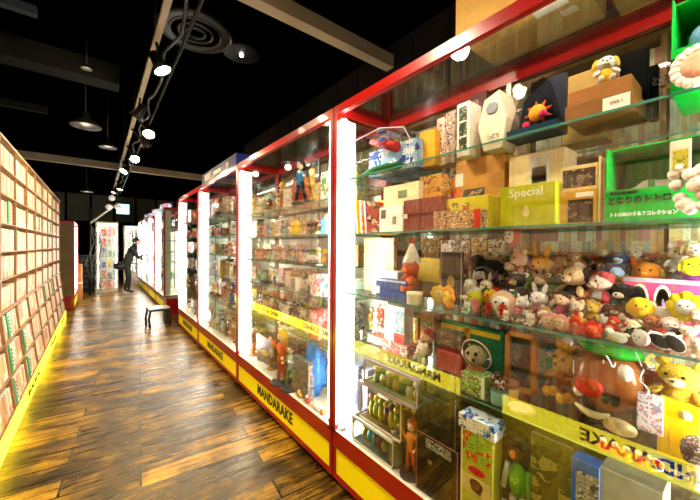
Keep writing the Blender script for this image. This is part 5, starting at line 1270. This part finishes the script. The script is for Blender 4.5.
def far_cab(u0, u1, vt, Y, lab, seed, ns=6):
    x0 = Y * tan(TH + atan((u0 - 350) / F)); x1 = Y * tan(TH + atan((u1 - 350) / F)); zt = Zof((u0 + u1) / 2, vt, (x0 + x1) / 2)
    t = tag(empty('display_cabinet', ((x0 + x1) / 2, Y, 0)), lab, 'display cabinet'); w = (x1 - x0) / 2
    for s in (-1, 1):
        for yy in (0, .42): ob('post', MB().box(min(s * w, s * (w - .04)), max(s * w, s * (w - .04)), yy, yy + .03, .08, zt, M_WFR), t)
    ob('base', MB().box(-w, w, 0, .45, 0, .08, M_WFR), t); ob('top', MB().box(-w, w, 0, .45, zt, zt + .06, M_WFR), t)
    ob('back_panel', MB().box(-w, w, .44, .45, .08, zt, M_WHITE), t)
    ob('glass_pane', MB().box(-w + .04, w - .04, .008, .014, .08, zt, M_GLASS), t)
    ob('light_tube', MB().box(-w + .05, w - .05, .03, .06, zt - .04, zt - .01, emis('cabinet_lamp', (1, .95, .85), 16)), t)
    for q in (-1, 1): ob('light_tube', MB().tube([(q * (w - .06), .05, .15), (q * (w - .06), .05, zt - .1)], .012, emis('cabinet_lamp', (1, .95, .85), 16), 6), t)
    R = random.Random(seed); dz = (zt - .1) / ns
    cols = ['d84830', 'f0e4c8', '2858a0', 'e8c040', '303030', 'e890a0', '50a060', 'f4f0e8', 'c88850']
    for i in range(ns):
        z = .09 + i * dz
        ob('shelf', MB().box(-w + .04, w - .04, .06, .43, z - .01, z, M_SHELF), t)
        for j in range(4):
            cx = (x0 + x1) / 2 - w * .78 + j * w * .5; c = R.choice(cols); hh = dz * R.uniform(.45, .85)
            cname = {'d84830': 'red', 'f0e4c8': 'cream', '2858a0': 'blue', 'e8c040': 'yellow', '303030': 'black', 'e890a0': 'pink', '50a060': 'green', 'f4f0e8': 'white', 'c88850': 'tan'}[c]
            l = '%s toy box, %s from the left, %s shelf from the floor, %s' % (cname, ['first', 'second', 'third', 'fourth'][j], ['lowest', 'second', 'third', 'fourth', 'fifth', 'highest'][i], lab.split(',')[0])
            o = ob('toy_box', MB().box(-w * .17, w * .17, 0, .15, 0, hh, printed(c, 'f0e8d8', R.choice(cols), 14)), loc=(cx, Y + .15, z))
            tag(o, l, 'box', 'toy boxes in the far cabinets')
    return t
far_cab(95.5, 118.5, 224, 13.0, 'white far cabinet, left of the person', 5)
far_cab(124, 141, 227, 15.0, 'white far cabinet, behind the person', 6)
# dark stack, brown crate, cables, strut
x, y = at_floor(86, 291)
for i in range(7):
    ta = tag(ob('storage_crate', MB().box(-.22, .22, -.2, .2, .012, .155, M_DARK).box(-.24, .24, -.22, .22, .14, .17, plain('crate_rim', '3a3834', .4)).box(-.24, -.19, -.21, .21, 0, .02, M_DARK).box(.19, .24, -.21, .21, 0, .02, M_DARK), loc=(x, y, i * .172)),
             'black stacking crate, %s from the floor in the stack at the aisle end' % ['first', 'second', 'third', 'fourth', 'fifth', 'sixth', 'topmost'][i], 'crate', 'black stacked crates at the aisle end')
x, y = at_floor(77, 303)
o = tag(ob('tall_carton', MB().box(-.11, .11, 0, .3, 0, 1.0, plain('tan_board', 'b07038', .6)).box(-.11, .11, -.004, 0, .46, .5, M_WHITE), loc=(x - .02, y + .5, 0)), 'tan upright carton standing behind the red case with the brown end', 'box')
x0, y0 = 12.6 * tan(TH + atan((90 - 350) / F)), 12.6
z0 = Zof(90, 223, x0); x1 = 12.6 * tan(TH + atan((118 - 350) / F)); z1 = Zof(118, 203, x1)
st = tag(empty('lamp_arm', (x0, 12.6, 0)), 'pale diagonal strut rising to the far spotlights from a dark pole', 'lamp arm')
ob('pole', MB().tube([(0, 0, 0), (0, 0, z0 + .5)], .03, M_DARK, 8), st)
ob('arm', MB().tube([(0, 0, z0), (x1 - x0, 0, z1)], .03, plain('pale_pipe', 'c8bfa8', .4), 8), st)
for q in range(3):
    ob('cable', MB().tube([(0, -.05, z0), (.1 + q * .1, -.06, z0 - .6), (-.1 + q * .15, -.06, z0 - 1.2), (.05 * q, -.05, z0 - 1.7)], .014, plain('grey_cable', '57544c', .5), 6), st)
for q, (uu, vv) in enumerate(((112, 198), (118, 207), (109, 207))):
    X_ = 12.5 * tan(TH + atan((uu - 350) / F)); Z_ = Zof(uu, vv, X_)
    ob('lamp_head', MB().sph((X_ - x0, -.1, Z_), .09, plain('lamp_white', 'e8e0d0', .4, emit=.35), 8, 6), st)
# black bag / pile in front of the cabinet
x, y = at_floor(107, 290)
tag(ob('black_bag', MB().sph((0, 0, .26), (.3, .2, .27), M_DARK, 12, 8, wob=.5).tube([(-.1, 0, .45), (-.05, 0, .62), (.08, 0, .62), (.12, 0, .45)], .015, M_DARK, 6), loc=(x, y - .1, 0)), 'black slouching bag on the floor before the left far cabinet', 'bag')
# step stool at the gap
x, y = at_floor(158, 325.5)
t = tag(empty('step_stool', (x, y, 0), .1), 'small black step stool with a pale top standing in the aisle', 'step stool')
ob('seat', MB().box(-.17, .17, -.14, .14, .33, .36, plain('stool_top', 'b8b0a4', .3)), t)
ob('seat_edge', MB().box(-.18, .18, -.15, .15, .30, .335, M_DARK), t)
for s in (-1, 1):
    for q in (-1, 1):
        ob('leg', MB().tube([(s * .15, q * .11, .31), (s * .18, q * .13, .15), (s * .165, q * .14, 0.0)], .022, M_DARK, 8), t)
ob('side_panel', MB().box(.12, .15, -.12, .12, .05, .31, M_DARK), t)
tag(ob('red_bin', MB().box(-.16, .16, -.16, .16, 0, .34, M_RED).box(-.17, .17, -.17, .17, .33, .36, M_RED), loc=(XC + .14, 8.2, 0)), 'low red box standing in the gap at the end of the far cases', 'box')
# boxes on top of the cases
o = carton('long_blue_box', 202, 236, 152, XC + .02, Z_TOP, .2, C('1c2a78'), 'long blue box with white lettering lying on top of the third case', h=.15, parts=[('white_label', .1, .3, .2, .8, M_WHITE), ('white_label', .4, .62, .3, .65, M_WHITE), ('white_label', .75, .82, .2, .7, M_WHITE)])
o.location.z = Z_TOP
for i, yy in enumerate((9.0, 9.6, 10.4, 11.2, 12.1, 13.0)):
    tag(ob('small_pack', MB().box(0, .16, -.13, .13, 0, .12 + .04 * (i % 2), printed('e8e0f0', '6050a0', 'd04060', 14)), loc=(XC + .08, yy, Z_TOP), rz=.2 * (i % 3 - 1)), 'pale printed pack on top of the far cases, %s counting away from the camera' % ['first', 'second', 'third', 'fourth', 'fifth', 'last'][i], 'box', 'packs lying on top of the far cases')
def top_box(y0, y1, x0, x1, h, lab, labels):
    t = tag(empty('cardboard_box', (x0, (y0 + y1) / 2, Z_TOP)), lab, 'cardboard box', 'cardboard boxes stored on the nearest case')
    w = (y1 - y0) / 2; d = x1 - x0
    ob('carton', MB().box(0, d, -w, w, 0, h, M_CARD), t)
    ob('flap_seam', MB().box(d * .485, d * .515, -w + .004, w - .004, -.0008, .0, plain('tape', 'a8843c', .3)), t)
    for (a, b, c, e) in labels:
        ob('paper_label', MB().box(a, b, c, e, -.0016, 0, M_WHITE), t)
top_box(.375, .815, XC + .015, XC + .36, .34, 'yellowish cardboard box on the nearest case, the one left in view', [(.10, .14, -.16, -.05), (.17, .21, -.17, -.12)])
top_box(-.30, .335, XC + .015, XC + .40, .38, 'yellowish cardboard box on the nearest case, cut off by the corner', [(.1, .16, .12, .28)])
# ------------------------------------------------------------------ the person at the far case
def skin_person():
    Y = 12.5; X = Y * tan(TH + atan((127 - 350) / F))
    verts = [((0, 0, .95), .135), ((.04, 0, 1.15), .13), ((.13, 0, 1.34), .155), ((.17, 0, 1.44), .11), ((.205, -.02, 1.53), .055), ((.24, -.02, 1.60), .06),
             ((.0, .10, .90), .10), ((.03, .13, .50), .062), ((-.05, .14, .09), .042), ((.09, .12, .04), .04),
             ((.0, -.10, .90), .10), ((.06, -.13, .50), .062), ((.03, -.14, .09), .042), ((.17, -.15, .04), .04),
             ((.17, .19, 1.40), .062), ((.30, .24, 1.17), .045), ((.50, .16, 1.20), .03),
             ((.17, -.19, 1.40), .062), ((.27, -.26, 1.14), .045), ((.46, -.2, 1.08), .03)]
    edges = [(0, 1), (1, 2), (2, 3), (3, 4), (4, 5), (0, 6), (6, 7), (7, 8), (8, 9), (0, 10), (10, 11), (11, 12), (12, 13), (3, 14), (14, 15), (15, 16), (3, 17), (17, 18), (18, 19)]
    me = bpy.data.meshes.new('person'); me.from_pydata([v for v, r in verts], edges, []); o = bpy.data.objects.new('person', me); COL.objects.link(o)
    md = o.modifiers.new('skin', 'SKIN'); sv = me.skin_vertices[0].data
    for i, (v, r) in enumerate(verts): sv[i].radius = (r, r)
    sv[0].use_root = True; md.use_smooth_shade = True
    o.modifiers.new('sub', 'SUBSURF').levels = 1
    me.materials.append(plain('dark_clothes', '14120f', .8)); o.location = (X, Y, 0)
    tag(o, 'person in dark clothes leaning towards the far cabinet', 'person')
    S = plain('skin', 'c89878', .6)
    ob('head', MB().sph((.28, -.02, 1.665), (.098, .078, .118), S, 14, 10).sph((.38, -.02, 1.655), (.02, .014, .02), S, 6, 5).sph((.272, .06, 1.66), (.02, .012, .028), S, 6, 5).sph((.272, -.1, 1.66), (.02, .012, .028), S, 6, 5)
       .sph((.365, .012, 1.685), .010, EYE, 6, 4).sph((.365, -.052, 1.685), .010, EYE, 6, 4).sph((.366, -.02, 1.61), (.008, .024, .006), plain('lips', '8a4038', .5), 6, 4), o)
    ob('hair', MB().sph((.255, -.02, 1.70), (.112, .09, .095), plain('black_hair', '0a0808', .5), 12, 8, wob=.25), o)
    for s in (1, -1):
        hp = Vector(((.50, .16, 1.20) if s > 0 else (.46, -.2, 1.08)))
        m = MB(); m.sph(hp + Vector((.03, 0, 0)), (.045, .035, .02), S, 8, 6)
        for q in range(4):
            b = hp + Vector((.06, (q - 1.5) * .017, 0)); m.tube([b, b + Vector((.03, 0, -.004)), b + Vector((.05 + (.008 if q in (1, 2) else 0), 0, -.022))], [.009, .008, .006], S, 6)
        m.tube([hp + Vector((.02, s * .03, 0)), hp + Vector((.045, s * .05, -.012)), hp + Vector((.07, s * .045, -.02))], [.01, .009, .007], S, 6)
        ob('hand', m, o)
    b = tag(ob('shoulder_bag', MB().sph((-.17, -.02, .88), (.2, .14, .12), M_DARK, 12, 8, wob=.3).tube([(-.17, -.02, .98), (0, -.12, 1.25), (.14, -.08, 1.52), (.2, .1, 1.47), (.0, .16, 1.15), (-.15, .02, .98)], .012, M_DARK, 6), loc=(X, Y, 0)), 'black shoulder bag hanging behind the person at the far end', 'bag')
skin_person()
# ------------------------------------------------------------------ camera
cam = bpy.data.cameras.new('camera'); cam.sensor_width = 36; cam.lens = F / 700 * 36; cam.clip_start = .02
co = bpy.data.objects.new('camera', cam); COL.objects.link(co)
co.matrix_world = Matrix.Translation((0, 0, H)) @ Matrix.Rotation(-TH, 4, 'Z') @ Matrix.Rotation(radians(90 - .6), 4, 'X') @ Matrix.Rotation(radians(.35), 4, 'Z')
sc.camera = co
w = bpy.data.worlds.new('world'); sc.world = w; w.use_nodes = True
w.node_tree.nodes['Background'].inputs[0].default_value = (.5, .45, .4, 1); w.node_tree.nodes['Background'].inputs[1].default_value = .02
vs = sc.view_settings; sc.display_settings.display_device = 'sRGB'
vs.view_transform = 'Standard'; vs.look = 'None'; vs.exposure = 0.3; vs.gamma = 1.0; vs.use_curve_mapping = False
cy = sc.cycles
cy.transparent_max_bounces = 40; cy.max_bounces = 8; cy.glossy_bounces = 4; cy.diffuse_bounces = 3; cy.sample_clamp_indirect = 4.0
